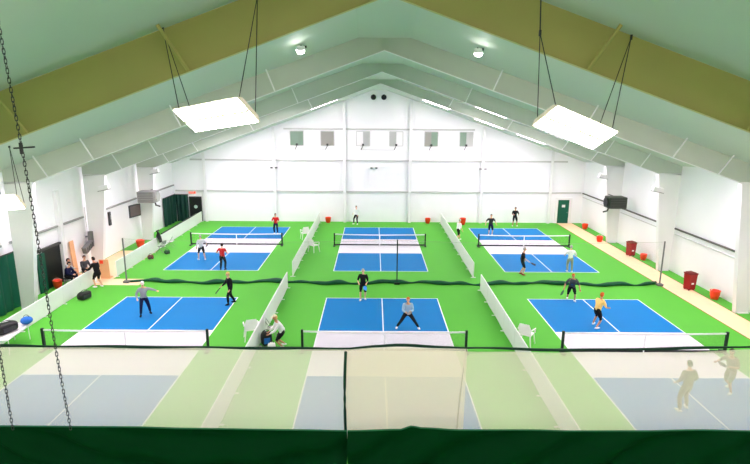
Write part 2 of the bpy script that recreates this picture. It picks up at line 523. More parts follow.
# the two big hanging fluorescent fixtures in view
def hanging_light(c, e1, e2, label, hangs):
    e1, e2 = Vector(e1), Vector(e2)
    n = e1.normalized().cross(-e2.normalized())
    if n.z < 0: n = -n             # n points up, the diffuser faces -n
    X, Yv = e1.normalized(), n.cross(e1.normalized())
    R = Matrix((X, Yv, n)).transposed()
    t = thing('hanging_light', label, 'hanging light', c, group='hanging fluorescent lights')
    Lh, Wh = e1.length, e2.length
    bm = bmesh.new()
    # shallow tray with sloping sides
    prism(bm, [(-Wh * 0.5, 0.0), (-Wh * 0.36, 0.12), (Wh * 0.36, 0.12), (Wh * 0.5, 0.0)], 'x', -Lh / 2, Lh / 2)
    bmesh.ops.transform(bm, matrix=R.to_4x4(), verts=bm.verts[:])
    obj('housing', bm, mat('warm_white_tray', (236, 226, 200), 0.5), t)
    for k in (-1, 1):
        bm = bmesh.new(); box(bm, (0, k * Wh * 0.245, -0.02), (Lh * 0.96, Wh * 0.44, 0.035))
        bmesh.ops.transform(bm, matrix=R.to_4x4(), verts=bm.verts[:])
        obj('diffuser', bm, M_tube2, t)
    bm = bmesh.new(); box(bm, (0, 0, -0.03), (Lh * 0.97, Wh * 0.06, 0.07))
    bmesh.ops.transform(bm, matrix=R.to_4x4(), verts=bm.verts[:])
    obj('divider_bar', bm, mat('warm_white_tray', (236, 226, 200)), t)
    for end, hp in zip((-1, 1), hangs):
        bm = bmesh.new()
        for w in (-0.36, 0.36):
            p = R @ Vector((end * Lh * 0.46, w * Wh, 0.1))
            tube(bm, p, Vector(hp[:3]) - Vector(c), 0.014, 6)
            bmesh.ops.create_icosphere(bm, subdivisions=1, radius=0.035, matrix=Matrix.Translation(p))
        box(bm, Vector(hp[:3]) - Vector(c), (0.06, 0.06, 0.16))
        if len(hp) > 3: tube(bm, Vector(hp[:3]) - Vector(c), Vector(hp[3:]) - Vector(c), 0.022, 6)
        obj('hanging_cord', bm, M_dark, t)
M_tube2 = emit('bright_fluorescent_lens', (1.0, 0.93, 0.84), 24.0)
def at(u, v, y):
    d = _r2 * ((u - 375) / 530.4077) - _u2 * ((v - 232) / 530.4077) + _f
    return Vector((0, 0, 9.83689)) + d * (y / d.y)
hanging_light((-4.545, 15.5, 9.765), (2.25, -1.32, 0.33), (0.45, 0.6, -0.66), 'bright hanging fluorescent fixture on the left, tilting up to the right',
              ((-6.79, 18.0, 12.5), (-3.72, 18.0, 13.45)))
hanging_light((5.80, 15.5, 9.47), (2.22, 1.11, -0.72), (-0.48, 0.6, -0.556), 'bright hanging fluorescent fixture on the right, tilting down to the right',
              ((4.57, 15.5, 12.05, 4.46, 15.4, liner_at(15.4, 4.01) - 0.02), (8.25, 18.0, 12.3)))

# small floodlights on the liner of the first bay, column lights, edge lamp
def flood(loc, label, tilt=0.5, strength=None):
    t = thing('floodlight', label, 'floodlight', loc, group='small floodlights')
    bm = bmesh.new(); box(bm, (0, 0, 0), (0.34, 0.22, 0.26), rx(-tilt), bev=0.03); obj('housing', bm, M_steel, t)
    bm = bmesh.new(); lathe(bm, [(0.02, -0.02), (0.17, -0.02), (0.17, 0.02), (0.02, 0.02)], 18)
    bmesh.ops.rotate(bm, verts=bm.verts[:], matrix=rx(PI / 2 - tilt)); bmesh.ops.translate(bm, verts=bm.verts[:], vec=(0, -0.12, -0.05))
    obj('lens', bm, M_flood, t)
    bm = bmesh.new(); tube(bm, (0, 0.05, 0.1), (0, 0.09, 0.20), 0.025); box(bm, (0.18, 0.03, 0.12), (0.14, 0.03, 0.1)); obj('bracket', bm, M_dark, t)
flood((-3.15, 23.8, 12.50), 'small round floodlight on the roof liner left of the ridge')
flood((4.38, 23.6, 12.42), 'small round floodlight on the roof liner right of the ridge')
hanging_light((-16.4, 23.5, 5.86), (1.8, -1.0, 0.25), (0.25, 0.25, -0.7), 'glowing fluorescent fixture at the left edge beside the left column',
              ((-17.0, 23.9, liner_at(23.9, 17.45, -1)), (-15.7, 23.1, liner_at(23.1, 16.15, -1))))
def column_light(loc, label, s):
    t = thing('column_light', label, 'light', loc, group='column lights')
    bm = bmesh.new(); box(bm, (0, 0, 0), (0.62, 0.34, 0.28), ry(0.2 * s), bev=0.03); obj('housing', bm, M_white, t)
    bm = bmesh.new(); box(bm, (0, -0.02, -0.16), (0.66, 0.36, 0.04), ry(0.2 * s)); obj('lens', bm, M_grey, t)
column_light((-16.85, 32.95, 5.25), 'small white light on top of the left column near the sign', -1)
column_light((17.75, 32.95, 5.35), 'small white light at the head of the right column', 1)
column_light((-16.8, 40.7, 5.45), 'small light under the rafter above the grey left heater', -1)
column_light((17.6, 40.7, 5.3), 'small light under the rafter above the dark right heater', 1)
for i, (x, nm) in enumerate(((-9.07, 'left'), (0.0, 'middle'), (9.9, 'right'))):
    t = thing('wall_light', 'small twin emergency light on the far wall, %s of three' % nm, 'light', (x, YB - 0.33 if i != 1 else YB - 0.1, 5.15), group='emergency wall lights')
    bm = bmesh.new(); box(bm, (0, -0.05, 0), (0.5, 0.14, 0.14)); obj('housing', bm, M_white, t)
    for sx in (-0.22, 0.22):
        bm = bmesh.new(); box(bm, (sx, -0.08, -0.12), (0.2, 0.14, 0.12))
        obj('lamp_head', bm, M_dark if i < 2 else M_grey, t)

# loudspeakers at the apex
for x, nm in ((-0.08, 'left'), (0.85, 'right')):
    t = thing('speaker', 'round black loudspeaker high on the far wall, %s of two' % nm, 'speaker', (x, YB, 11.3), group='far wall speakers')
    bm = bmesh.new(); lathe(bm, [(0.02, 0), (0.22, 0), (0.24, 0.08), (0.2, 0.14), (0.08, 0.10), (0.02, 0.12)], 18)
    bmesh.ops.rotate(bm, verts=bm.verts[:], matrix=rx(PI / 2)); obj('speaker_body', bm, M_black, t)

# ------------------------------------------------------------------ unit heaters and wall equipment
def heater(loc, s, body, label, fanm):
    t = thing('unit_heater', label, 'heater', loc, group='unit heaters')
    bm = bmesh.new(); box(bm, (0, 0, 0), (1.3, 1.0, 0.85), bev=0.05); h = obj('body', bm, body, t)
    bm = bmesh.new()
    for k in range(6): box(bm, (0.0, -0.51, -0.33 + 0.13 * k), (1.1, 0.04, 0.05), rx(0.5))
    obj('louvre', bm, mat('dark_grey_case', (66, 68, 66)) if body is not M_grey else mat('mid_grey', (112, 114, 112)), h)
    bm = bmesh.new()
    lathe(bm, [(0.34, 0), (0.36, 0.12), (0.30, 0.12), (0.06, 0.10)], 18)
    bmesh.ops.rotate(bm, verts=bm.verts[:], matrix=ry(PI / 2 if s > 0 else -PI / 2)); bmesh.ops.translate(bm, verts=bm.verts[:], vec=(-0.64 * (1), 0, 0) if s < 0 else (0.64, 0, 0))
    obj('fan_guard', bm, fanm, h)
    bm = bmesh.new()
    for sz in (-0.25, 0.3):
        tube(bm, (0.3 if s < 0 else -0.3, 0.4, sz), (0.3 if s < 0 else -0.3, 41.0 - loc[1], sz), 0.03, 6)
    obj('bracket', bm, M_dark, t)
    bm = bmesh.new(); path_tube(bm, [(0.3 * s, 0.3, -0.3), (0.3 * s, 0.55, -0.75), (0.45 * s, 0.9, -0.9)], 0.06); obj('gas_pipe', bm, M_dark, t)
heater((18.0, 39.0, 3.55), -1, mat('dark_green_heater', (46, 58, 44), 0.5), 'dark unit heater hung high by the right wall column', M_black)
heater((-16.9, 39.4, 3.7), 1, M_grey, 'grey unit heater hung high by the left wall column', mat('light_grey', (176, 178, 172)))
t = thing('wall_monitor', 'dark square monitor on the left wall below the grey heater', 'monitor', (XL, 40.0, 2.5))
bm = bmesh.new(); box(bm, (0.14, 0, 0), (0.12, 1.3, 0.95), rzm(-0.25), bev=0.02); obj('case', bm, mat('dark_grey_case', (66, 68, 66)), t)
bm = bmesh.new(); box(bm, (0.21, 0, 0), (0.02, 1.1, 0.75), rzm(-0.25)); obj('screen', bm, mat('dull_screen', (96, 84, 80), 0.3, 0.5, 0.2, 2), t)
bm = bmesh.new(); box(bm, (0.05, 0, 0), (0.1, 0.3, 0.3)); obj('bracket', bm, M_dark, t)
t = thing('wall_fan', 'grey fan unit on a bracket on the left wall', 'fan', (XL + 0.2, 33.0, 1.75))
bm = bmesh.new(); box(bm, (0.25, -0.55, -0.2), (0.3, 0.95, 0.42), rx(0.35), bev=0.03); f = obj('body', bm, mat('mid_grey', (112, 114, 112)), t)
bm = bmesh.new(); box(bm, (0.12, 0.15, 0.15), (0.2, 0.35, 1.0), rx(-0.12)); box(bm, (-0.05, 0.15, 0.3), (0.3, 0.1, 0.1)); box(bm, (-0.05, 0.15, -0.1), (0.3, 0.1, 0.1)); obj('bracket', bm, mat('mid_grey', (112, 114, 112)), t)
bm = bmesh.new()
for k in range(4): box(bm, (0.41, -0.55 + (k - 1.5) * 0.2, -0.2 + (k - 1.5) * 0.07), (0.02, 0.1, 0.28))
obj('grille', bm, M_dark, f)
bm = bmesh.new(); tube(bm, (-0.15, 0.3, 0.3), (-0.15, 0.3, 2.2), 0.02); obj('cable', bm, mat('grey_girt', (196, 198, 194)), t)
t = thing('switch_box', 'tall narrow dark switch box on the left wall', 'switch box', (XL, 36.3, 2.6))
bm = bmesh.new(); box(bm, (0.06, 0, 0), (0.12, 0.26, 0.95), bev=0.02); obj('case', bm, mat('dark_grey_case', (66, 68, 66)), t)
bm = bmesh.new(); box(bm, (0.14, 0, 0.1), (0.04, 0.06, 0.3)); obj('switch', bm, M_grey, t)
t = thing('wooden_board', 'narrow tan wooden board leaning on the left wall behind the seated people', 'board', (XL, 31.3, 0))
bm = bmesh.new(); box(bm, (0.16, 0, 1.1), (0.05, 0.42, 2.2), ry(-0.06)); obj('plank', bm, M_tan, t)
t = thing('exit_sign', 'small glowing red exit sign above the far left doorway', 'sign', (-16.75, YB, 2.72))
bm = bmesh.new(); box(bm, (0, -0.06, 0), (0.62, 0.1, 0.30), bev=0.01); obj('housing', bm, emit('red_sign_glow', (1.0, 0.16, 0.08), 1.1), t)
def text(body, size, loc, rot, m, parent, name='lettering'):
    c = bpy.data.curves.new(name, 'FONT'); c.body = body; c.size = size; c.align_x = 'CENTER'; c.align_y = 'CENTER'; c.extrude = 0.004
    o = bpy.data.objects.new(name, c); COL.objects.link(o)
    dg = bpy.context.evaluated_depsgraph_get()
    me = bpy.data.meshes.new_from_object(o.evaluated_get(dg)); bpy.data.objects.remove(o)
    me.materials.clear(); me.materials.append(m)
    o = bpy.data.objects.new(name, me); COL.objects.link(o); o.location = loc; o.rotation_euler = rot; o.parent = parent
    return o
text('EXIT', 0.22, (0, -0.116, 0), (PI / 2, 0, 0), M_white, t)

# green curtains
def curtain(name, label, a, b, z0, z1, axis, off, m, amp=0.06, per=0.32, rail=True):
    t = thing(name, label, 'curtain')
    bm = bmesh.new()
    n = max(8, int(abs(b - a) / per * 8))
    def fn(s, z):
        w = amp * math.sin(2 * PI * s / per) + 0.4 * amp * math.sin(2 * PI * s / per * 0.37 + z)
        return (s, off + w, z) if axis == 'y' else (off + w, s, z)
    grid(bm, frange(a, b, n), frange(z0, z1, 6), fn)
    obj('drape', bm, m, t, True)
    bm = bmesh.new()
    p, q = ((a, off, z1), (b, off, z1)) if axis == 'y' else ((off, a, z1), (off, b, z1))
    tube(bm, p, q, 0.04); obj('curtain_rod', bm, M_dark, t)
M_teal = mat('teal_green_fabric', (6, 84, 62), 0.6)
curtain('curtain', 'dark green curtain on the left wall at the left edge', 21.5, 27.3, 0.02, 2.9, 'x', XL + 0.2, M_teal, 0.05, 0.6)
curtain('curtain', 'dark green pleated curtain hanging in the far left corner', 45.6, 48.3, 0.02, 2.55, 'x', XL + 0.2, mat('dark_teal_fabric', (8, 56, 46), 0.6), 0.08, 0.75)
curtain('curtain', 'short dark green curtain between corner and black doorway', -18.2, -17.1, 0.02, 2.5, 'y', YB - 0.25, mat('dark_teal_fabric', (8, 56, 46)), 0.05, 0.4)

# ------------------------------------------------------------------ nets
def make_net(label):
    t = thing('pickleball_net', label, 'net', group='pickleball nets')
    hw = 3.42
    zt = lambda x: 0.90 - 0.05 * (1 - (x / hw) ** 2)
    for s in (-1, 1):
        bm = bmesh.new(); box(bm, (s * (hw + 0.04), 0, 0.49), (0.10, 0.10, 0.98), bev=0.01)
        box(bm, (s * (hw + 0.04), 0, 0.03), (0.16, 0.6, 0.06)); obj('post', bm, mat('dark_green_post', (24, 40, 34), 0.5), t)
    bm = bmesh.new(); grid(bm, frange(-hw, hw, 24), frange(0, 1, 3), lambda x, k: (x, 0.0, 0.10 + (zt(x) - 0.12) * k)); obj('net_mesh', bm, M_net, t)
    bm = bmesh.new()
    for a, b in zip(frange(-hw, hw, 24), frange(-hw, hw, 24)[1:]):
        z = (zt(a) + zt(b)) / 2
        box(bm, ((a + b) / 2, 0, z), (b - a + 0.003, 0.02, 0.07))
    obj('top_tape', bm, M_line, t)
    bm = bmesh.new(); box(bm, (0, 0, 0.09), (2 * hw, 0.03, 0.10)); obj('bottom_band', bm, mat('black_net_band', (40, 42, 46), 0.7), t)
    bm = bmesh.new(); box(bm, (0, -0.015, 0.45), (0.06, 0.012, 0.86)); obj('centre_strap', bm, M_line, t)
    return t
M_net = mesh_fabric('black_netting', (24, 26, 34), 0.16, 0.045)
_NL = [('left', 'near left'), ('middle', 'near middle'), ('right', 'near right')]
net0 = None
for r, rn in zip(ROWS, ('near', 'far')):
    for c, cn in zip(COURTS, ('left', 'middle', 'right')):
        lab = 'black pickleball net with white tape across the %s %s court' % (rn, cn)
        if net0 is None:
            net0 = make_net(lab); net0.location = (c, r, 0)
        else:
            copy_thing(net0, (c, r, 0), 0, lab)

# ------------------------------------------------------------------ white barriers
def barrier(label, x, y0, y1, h=0.95, side=1, x1=None):
    t = thing('barrier_fence', label, 'barrier', group='white barrier fences')
    x1 = x if x1 is None else x1
    n = max(4, int((y1 - y0) / 0.4))
    X = lambda y: x + (x1 - x) * (y - y0) / (y1 - y0)
    bm = bmesh.new()
    for s in (-1, 1):
        grid(bm, frange(y0, y1, n), frange(0.03, h, 2), lambda y, z: (X(y) + s * 0.02 + 0.012 * math.sin(y * 2.1 + z * 3) * (1 - z), y, z))
    # close top and ends
    grid(bm, frange(y0, y1, n), (-1, 1), lambda y, s: (X(y) + s * 0.02, y, h))
    obj('vinyl_panel', bm, M_white, t)
    bm = bmesh.new(); path_tube(bm, [(X(y), y, h) for y in frange(y0, y1, 12)], 0.03); obj('top_rail', bm, M_white, t)
    k = max(2, int((y1 - y0) / 1.8))
    for i in range(k + 1):
        y = y0 + (y1 - y0) * i / k
        bm = bmesh.new(); tube(bm, (X(y), y, 0), (X(y), y, h), 0.028, 8); box(bm, (X(y), y, 0.015), (0.30, 0.06, 0.03)); obj('post', bm, M_white, t)
barrier('long white barrier fence left of the near middle court', -4.95, 13.4, 29.2, 0.95, 1)
barrier('white barrier fence left of the far middle court', -4.97, 31.4, 47.9, 0.95, 1)
barrier('long white barrier fence right of the near middle court', 6.0, 13.4, 28.95, 0.95, -1, 6.15)
barrier('white barrier fence right of the far middle court', 6.18, 31.4, 47.9, 0.95, -1)
barrier('white barrier fence along the left side of the near left court', -16.0, 20.9, 30.0, 0.95, 1, -16.35)
barrier('white barrier fence along the left side of the far left court', -15.72, 31.2, 48.2, 0.95, 1, -15.9)

# ------------------------------------------------------------------ divider net across the hall
def divider():
    t = thing('divider_net', 'fine divider net with dark green hem lying between the court rows', 'divider net')
    Y = 30.05
    pts_x = (-14.6, 1.4, 17.0)
    for x in pts_x:
        bm = bmesh.new(); tube(bm, (x, Y, 0), (x, Y, 2.7), 0.035 if x > -14 and x < 16 else 0.045, 8)
        box(bm, (x, Y, 0.06), (0.32, 0.3, 0.12)); obj('post', bm, mat('dark_green_post', (24, 40, 34)) if x < 16 and x > -14 else mat('mid_grey', (112, 114, 112)), t)
    def top(x):
        k = (x - pts_x[0]) / 16.0 if x < 1.4 else (x - 1.4) / 15.6
        return 2.66 - 0.14 * 4 * k * (1 - k)
    xs = frange(-14.6, 17.0, 90)
    bm = bmesh.new(); grid(bm, xs, frange(0, 1, 2), lambda x, k: (x, Y + 0.02 * math.sin(x * 1.7), 0.12 + (top(x) - 0.12) * k)); obj('net_mesh', bm, mesh_fabric('fine_grey_netting', (150, 160, 150), 0.04, 0.05), t)
    bm = bmesh.new(); path_tube(bm, [(x, Y, top(x)) for x in xs], 0.006, 6); obj('top_cable', bm, mat('pale_cable', (140, 160, 130)), t)
    bm = bmesh.new()
    xx = frange(-14.4, 16.9, 170)
    rr = [0.10 + 0.03 * math.sin(x * 1.9) + 0.03 * math.sin(x * 4.3 + 1) * math.sin(x * 0.9) for x in xx]
    path_tube(bm, [(x, Y + 0.16 * math.sin(x * 0.8) + 0.10 * math.sin(x * 2.7), r * 0.95) for x, r in zip(xx, rr)], rr, 9)
    obj('hem', bm, M_hem, t, True)
divider()

# ------------------------------------------------------------------ foreground: scrim, curtain and chains
SY = 4.6
def cur_z(x): return cur_z0(x)
def rope_z(x):
    pts = [(-9, 7.70), (-3.5, 7.704), (-2.08, 7.702), (-0.68, 7.695), (-0.26, 7.697), (0.02, 7.719), (0.25, 7.731), (0.63, 7.718), (0.88, 7.709), (1.75, 7.694), (2.59, 7.709), (3.52, 7.735), (9, 7.72)]
    for (a, za), (b, zb_) in zip(pts, pts[1:]):
        if a <= x <= b:
            k = (x - a) / (b - a)
            return za + (zb_ - za) * (3 * k * k - 2 * k * k * k)
    return 7.7
def cur_z0(x):
    pts = [(-9, 6.87), (-3.6, 6.871), (-2.34, 6.868), (-1.77, 6.855), (-0.70, 6.845), (-0.22, 6.838), (0.27, 6.855), (0.38, 6.892), (0.48, 6.873), (0.85, 6.853), (1.53, 6.857), (1.92, 6.848), (2.6, 6.852), (3.18, 6.866), (3.66, 6.858), (9, 6.86)]
    for (a, za), (b, zb_) in zip(pts, pts[1:]):
        if a <= x <= b:
            k = (x - a) / (b - a)
            return za + (zb_ - za) * (3 * k * k - 2 * k * k * k)
    return 6.86
XE = 8.5
M_scrim = mesh_fabric('cream_mesh_scrim', (255, 249, 228), 0.70, 0.005)
def scrim(label, x0, x1, off, edge_x, edge_m, er, fab):
    t = thing('mesh_scrim', label, 'mesh screen', group='cream mesh screens')
    bm = bmesh.new()
    n = int((x1 - x0) / 0.06)
    grid(bm, frange(x0, x1, n), frange(0, 1, 10), lambda x, k: (x, SY + off + 0.012 * math.sin(x * 3.1 + k * 2) + 0.006 * math.sin(x * 9 - k * 4), (cur_z(x) - 0.12) + (rope_z(x) - cur_z(x) + 0.12) * k))
    obj('mesh_fabric', bm, fab, t, True)
    bm = bmesh.new()
    path_tube(bm, [(edge_x - 0.012 * 4 * k * (1 - k) - 0.0 + (0.0 if er > 0.01 else -0.06 * (1 - k)), SY + off - 0.01, cur_z(edge_x) - 0.1 + (rope_z(edge_x) - cur_z(edge_x) + 0.1) * k) for k in frange(0, 1, 8)], er, 7)
    obj('edge_seam', bm, edge_m, t)
scrim('cream see-through mesh screen on the left, above the green curtain', -XE, 0.88, 0.0, 0.875, mat('pale_olive_seam', (120, 126, 96)), 0.007, M_scrim)
scrim('cream see-through mesh screen on the right, overlapping in the middle', -0.26, XE, -0.06, -0.25, mat('dark_green_rope', (14, 58, 40), 0.6), 0.014, mesh_fabric('cream_mesh_scrim_loose', (253, 246, 222), 0.66, 0.0031))
bm = bmesh.new()
xs = frange(-XE, XE, 160)
path_tube(bm, [(x, SY - 0.05, 0.025 + rope_z(x) + 0.003 * math.sin(x * 7)) for x in xs], [0.012 + 0.003 * math.sin(x * 5) for x in xs], 7)
tag(obj('top_rope', bm, mat('dark_green_rope', (14, 58, 40), 0.6)), 'dark green rope along the top of the cream mesh screens', 'rope')
def green_curtain(label, x0, x1, off, sw):
    kf = (SY + off) / SY
    def cur_z(x): return 9.83689 - (9.83689 - cur_z0(x / kf)) * kf
    bm = bmesh.new()
    n = int((x1 - x0) / 0.045)
    def fn(x, k):
        z1 = cur_z(x)
        z = z1 * (1 - k)
        d = min(1.0, (z1 - z) / 0.12)
        if sw == 'swag':
            # swags hanging between the chains and the seam
            c = (x + 1.55) / 1.35
            w = 0.050 * math.sin(16 * (z - 6.85) - 5.0 * c * c + 1.0) + 0.03 * math.sin(9 * x + 5 * z)
        else:
            w = 0.055 * math.sin(7.5 * x - 11.0 * z) + 0.04 * math.sin(3.4 * x - 5.0 * z + 1.3) + 0.02 * math.sin(11 * x)
        return (x, SY + off + d * w, z)
    ks = [0, 0.004, 0.01, 0.018, 0.026, 0.034, 0.042, 0.05, 0.06, 0.07, 0.08, 0.095, 0.11, 0.14, 0.2, 0.3, 0.45, 0.65, 0.85, 0.9985]
    grid(bm, frange(x0, x1, n), ks, fn)
    o = obj('vinyl_curtain', bm, M_dgreen, None, True)
    tag(o, label, 'curtain', 'dark green vinyl curtains')
    m = bmesh.new()
    path_tube(m, [(x, SY + off, cur_z(x)) for x in frange(x0, x1, n)], 0.007, 6)
    obj('hem', m, mat('bright_green_hem', (12, 110, 62), 0.5), o)
green_curtain('dark green vinyl curtain along the bottom, left of the seam', -XE, -0.235, -0.21, 'swag')
green_curtain('dark green vinyl curtain along the bottom, right of the seam', -0.23, XE, -0.21, 'diag')

def chain(x0, x1, z0, z1, zt, label, hook=None):
    """links from the curtain (x0, z0) up through (x1, z1) to the roof liner at zt"""
    bm = bmesh.new()
    pitch, hl, hw, wr = 0.036, 0.0135, 0.0095, 0.0036
    n = int((zt - z0) / pitch)
    X = lambda z: x0 + (x1 - x0) * (z - z0) / (z1 - z0)
    for i in range(n + 1):
        z = z0 + pitch * i
        a = (0.3 if i % 2 == 0 else 0.3 + PI / 2) + 0.25 * math.sin(i * 0.7)
        R = rzm(a)
        pts = []
        for k in range(10):
            th = 2 * PI * k / 10
            px = hw * math.cos(th)
            pz = hw * math.sin(th) + (hl if math.sin(th) > 0.01 else (-hl if math.sin(th) < -0.01 else 0))
            pts.append(R @ Vector((px, 0, pz)))
        path_tube(bm, [p + Vector((X(z) - x0 + 0.006 * math.sin(z * 2.2), 0, z)) for p in pts], wr, 5, closed=True)
    t = thing('chain', label, 'chain', (x0, SY - 0.30, 0), group='hanging chains')
    obj('chain_links', bm, mat('blackened_steel', (44, 46, 42), 0.4, 0.5, 0.2, 20), t, True)
    if hook:
        hx = X(hook) - x0
        bm = bmesh.new(); tube(bm, (hx - 0.06, 0, hook), (hx + 0.11, 0, hook + 0.012), 0.007, 7); tube(bm, (hx, 0.0, hook + 0.045), (hx, 0, hook - 0.045), 0.014, 7)
        obj('toggle_pin', bm, M_dark, t)
chain(-2.731, -2.858, 7.05, 10.30, liner_at(SY, 3.6, -1) - 0.02, 'long black chain hanging in front of the left wall to the green curtain', 9.55)
chain(-3.253, -3.256, 7.05, 10.30, liner_at(SY, 3.85, -1) - 0.02, 'black chain at the left edge hanging in front of the mesh screen')

# ------------------------------------------------------------------ small objects
def bucket(loc, label, r=0.24, h=0.46):
    t = thing('ball_bucket', label, 'bucket', loc, group='orange ball buckets')
    bm = bmesh.new(); lathe(bm, [(r * 0.72, 0), (r * 0.98, h * 0.55), (r, h * 0.9), (r * 1.06, h * 0.92), (r * 1.06, h), (r * 0.95, h), (r * 0.9, h * 0.7), (0.01, h * 0.68)], 20)
    obj('pail', bm, M_orange, t, True)
    bm = bmesh.new(); path_tube(bm, [(r * math.cos(a), 0.02, h * 0.9 + 0.16 * math.sin(a)) for a in frange(0, PI, 10)], 0.012, 6); obj('handle', bm, M_white, t)
bucket((18.82, 27.75, 0), 'orange bucket by the right wall, nearest the viewer', 0.25, 0.5)
bucket((18.85, 35.75, 0), 'orange bucket by the right wall, just past the farther red bin', 0.22, 0.44)
bucket((18.05, 41.2, 0), 'orange bucket on the beige path beyond the dark heater', 0.24, 0.44)
bucket((18.75, 46.0, 0), 'orange bucket farthest along the right wall near the green door', 0.25, 0.46)
bucket((-4.2, 48.1, 0), 'orange bucket at the far wall beside the left barrier', 0.26, 0.5)
bucket((5.0, 48.1, 0), 'orange bucket at the far wall, left of the right barrier', 0.24, 0.48)
bucket((8.15, 47.6, 0), 'orange bucket at the far wall, right of the right barrier', 0.28, 0.6)
bucket((-17.4, 38.5, 0), 'orange bucket behind the far left barrier', 0.30, 0.55)
bucket((-18.05, 29.0, 0), 'orange bucket beside the dark doorway on the left', 0.24, 0.46)
t = thing('wooden_board', 'tan wooden board standing at the gap between the left barriers', 'board', (-16.2, 30.75, 0))
bm = bmesh.new(); box(bm, (0, 0.0, 0.6), (0.55, 0.06, 1.2), rx(0.05)); obj('panel', bm, M_tan, t)
bm = bmesh.new(); box(bm, (-0.12, -0.06, 1.06), (0.2, 0.05, 0.2), bev=0.02); obj('orange_patch', bm, M_orange, t)
bm = bmesh.new(); box(bm, (0, 0.2, 0.03), (0.5, 0.4, 0.06)); obj('foot', bm, M_tan, t)

def bin_(loc, label, rz):
    t = thing('trash_bin', label, 'bin', loc, rz, group='red bins')
    bm = bmesh.new()
    w0, w1, h = 0.21, 0.245, 0.96
    A = [bm.verts.new((sx * w0, sy * w0, 0.06)) for sx, sy in ((-1, -1), (1, -1), (1, 1), (-1, 1))]
    B = [bm.verts.new((sx * w1, sy * w1, h)) for sx, sy in ((-1, -1), (1, -1), (1, 1), (-1, 1))]
    for i in range(4): bm.faces.new((A[i], A[(i + 1) % 4], B[(i + 1) % 4], B[i]))
    bm.faces.new(A[::-1]); bm.faces.new(B)
    obj('body', bm, M_red, t)
    bm = bmesh.new(); box(bm, (0, 0, 0.99), (0.54, 0.54, 0.07), bev=0.02); box(bm, (0, 0.02, 1.04), (0.4, 0.4, 0.05), bev=0.02); obj('lid', bm, mat('dark_red_lid', (112, 30, 28)), t)
    bm = bmesh.new(); box(bm, (-0.02, -0.228, 0.42), (0.16, 0.012, 0.09), rx(-0.04)); obj('label_patch', bm, M_white, t)
    for s in (-1, 1):
        bm = bmesh.new(); tube(bm, (s * 0.16 - 0.03, 0.15, 0.06), (s * 0.16 + 0.03, 0.15, 0.06), 0.06, 12); obj('wheel', bm, M_black, t)
        bm = bmesh.new(); box(bm, (s * 0.16, -0.14, 0.03), (0.06, 0.06, 0.06)); obj('foot', bm, M_black, t)
bin_((18.35, 29.35, 0), 'dark red bin by the right wall, nearer of the two', 0.25)
bin_((18.5, 36.9, 0), 'dark red bin by the right wall, farther of the two', 0.25)

def plastic_chair(loc, rz, label, m=M_white):
    t = thing('plastic_chair', label, 'chair', loc, rz, group='white plastic chairs')
    bm = bmesh.new(); box(bm, (0, 0, 0.44), (0.48, 0.46, 0.04), bev=0.015); obj('seat', bm, m, t)
    bm = bmesh.new()
    grid(bm, frange(-0.24, 0.24, 8), frange(0.45, 0.92, 6), lambda x, z: (x * (1 - 0.25 * max(0, z - 0.75) / 0.17), -0.20 - (z - 0.45) * 0.25 + 0.25 * x * x, z))
    bmesh.ops.solidify(bm, geom=bm.faces[:], thickness=0.03); obj('backrest', bm, m, t)
    for sx in (-1, 1):
        bm = bmesh.new(); path_tube(bm, [(sx * 0.25, -0.25, 0.68), (sx * 0.28, 0.0, 0.67), (sx * 0.27, 0.2, 0.64), (sx * 0.25, 0.22, 0.46)], 0.025); obj('armrest', bm, m, t)
        for sy in (-1, 1):
            bm = bmesh.new(); tube(bm, (sx * 0.27, sy * 0.25, 0), (sx * 0.21, sy * 0.2, 0.44), 0.02, 8, 0.03); obj('leg', bm, m, t)
    t.scale = (1.15, 1.15, 1.15)
    return t
plastic_chair((-5.42, 22.1, 0), 0.3, 'white plastic chair behind the barrier next to the bending person')
plastic_chair((-4.35, 37.5, 0), -0.7, 'white plastic chair right of the far left-centre barrier')
plastic_chair((-5.5, 41.5, 0), 0.4, 'white plastic chair left of the far left-centre barrier')
plastic_chair((6.72, 21.7, 0), -0.6, 'white plastic chair beside the barrier near the right court net')

def folding_chair(loc, rz, label, m):
    t = thing('folding_chair', label, 'chair', loc, rz, group='folding chairs')
    bm = bmesh.new(); box(bm, (0, 0, 0.45), (0.42, 0.40, 0.025), bev=0.008); obj('seat', bm, m, t)
    bm = bmesh.new(); box(bm, (0, -0.24, 0.74), (0.42, 0.025, 0.26), rx(0.12), bev=0.008); obj('backrest', bm, m, t)
    for sx in (-1, 1):
        bm = bmesh.new(); path_tube(bm, [(sx * 0.22, 0.26, 0.0), (sx * 0.22, 0.0, 0.42), (sx * 0.22, -0.26, 0.86)], 0.014, 6); obj('leg', bm, M_grey, t)
        bm = bmesh.new(); tube(bm, (sx * 0.2, -0.28, 0.0), (sx * 0.2, 0.14, 0.44), 0.014, 6); obj('leg', bm, M_grey, t)
folding_chair((-4.55, 22.3, 0), -1.4, 'pale grey folding chair at the barrier behind the black backpack', mat('light_grey', (176, 178, 172)))
folding_chair((-15.25, 37.1, 0), 1.3, 'grey folding chair beside the far left barrier', M_grey)
folding_chair((-15.2, 38.6, 0), 1.6, 'white folding chair beside the far left barrier, beyond the grey one', M_white)

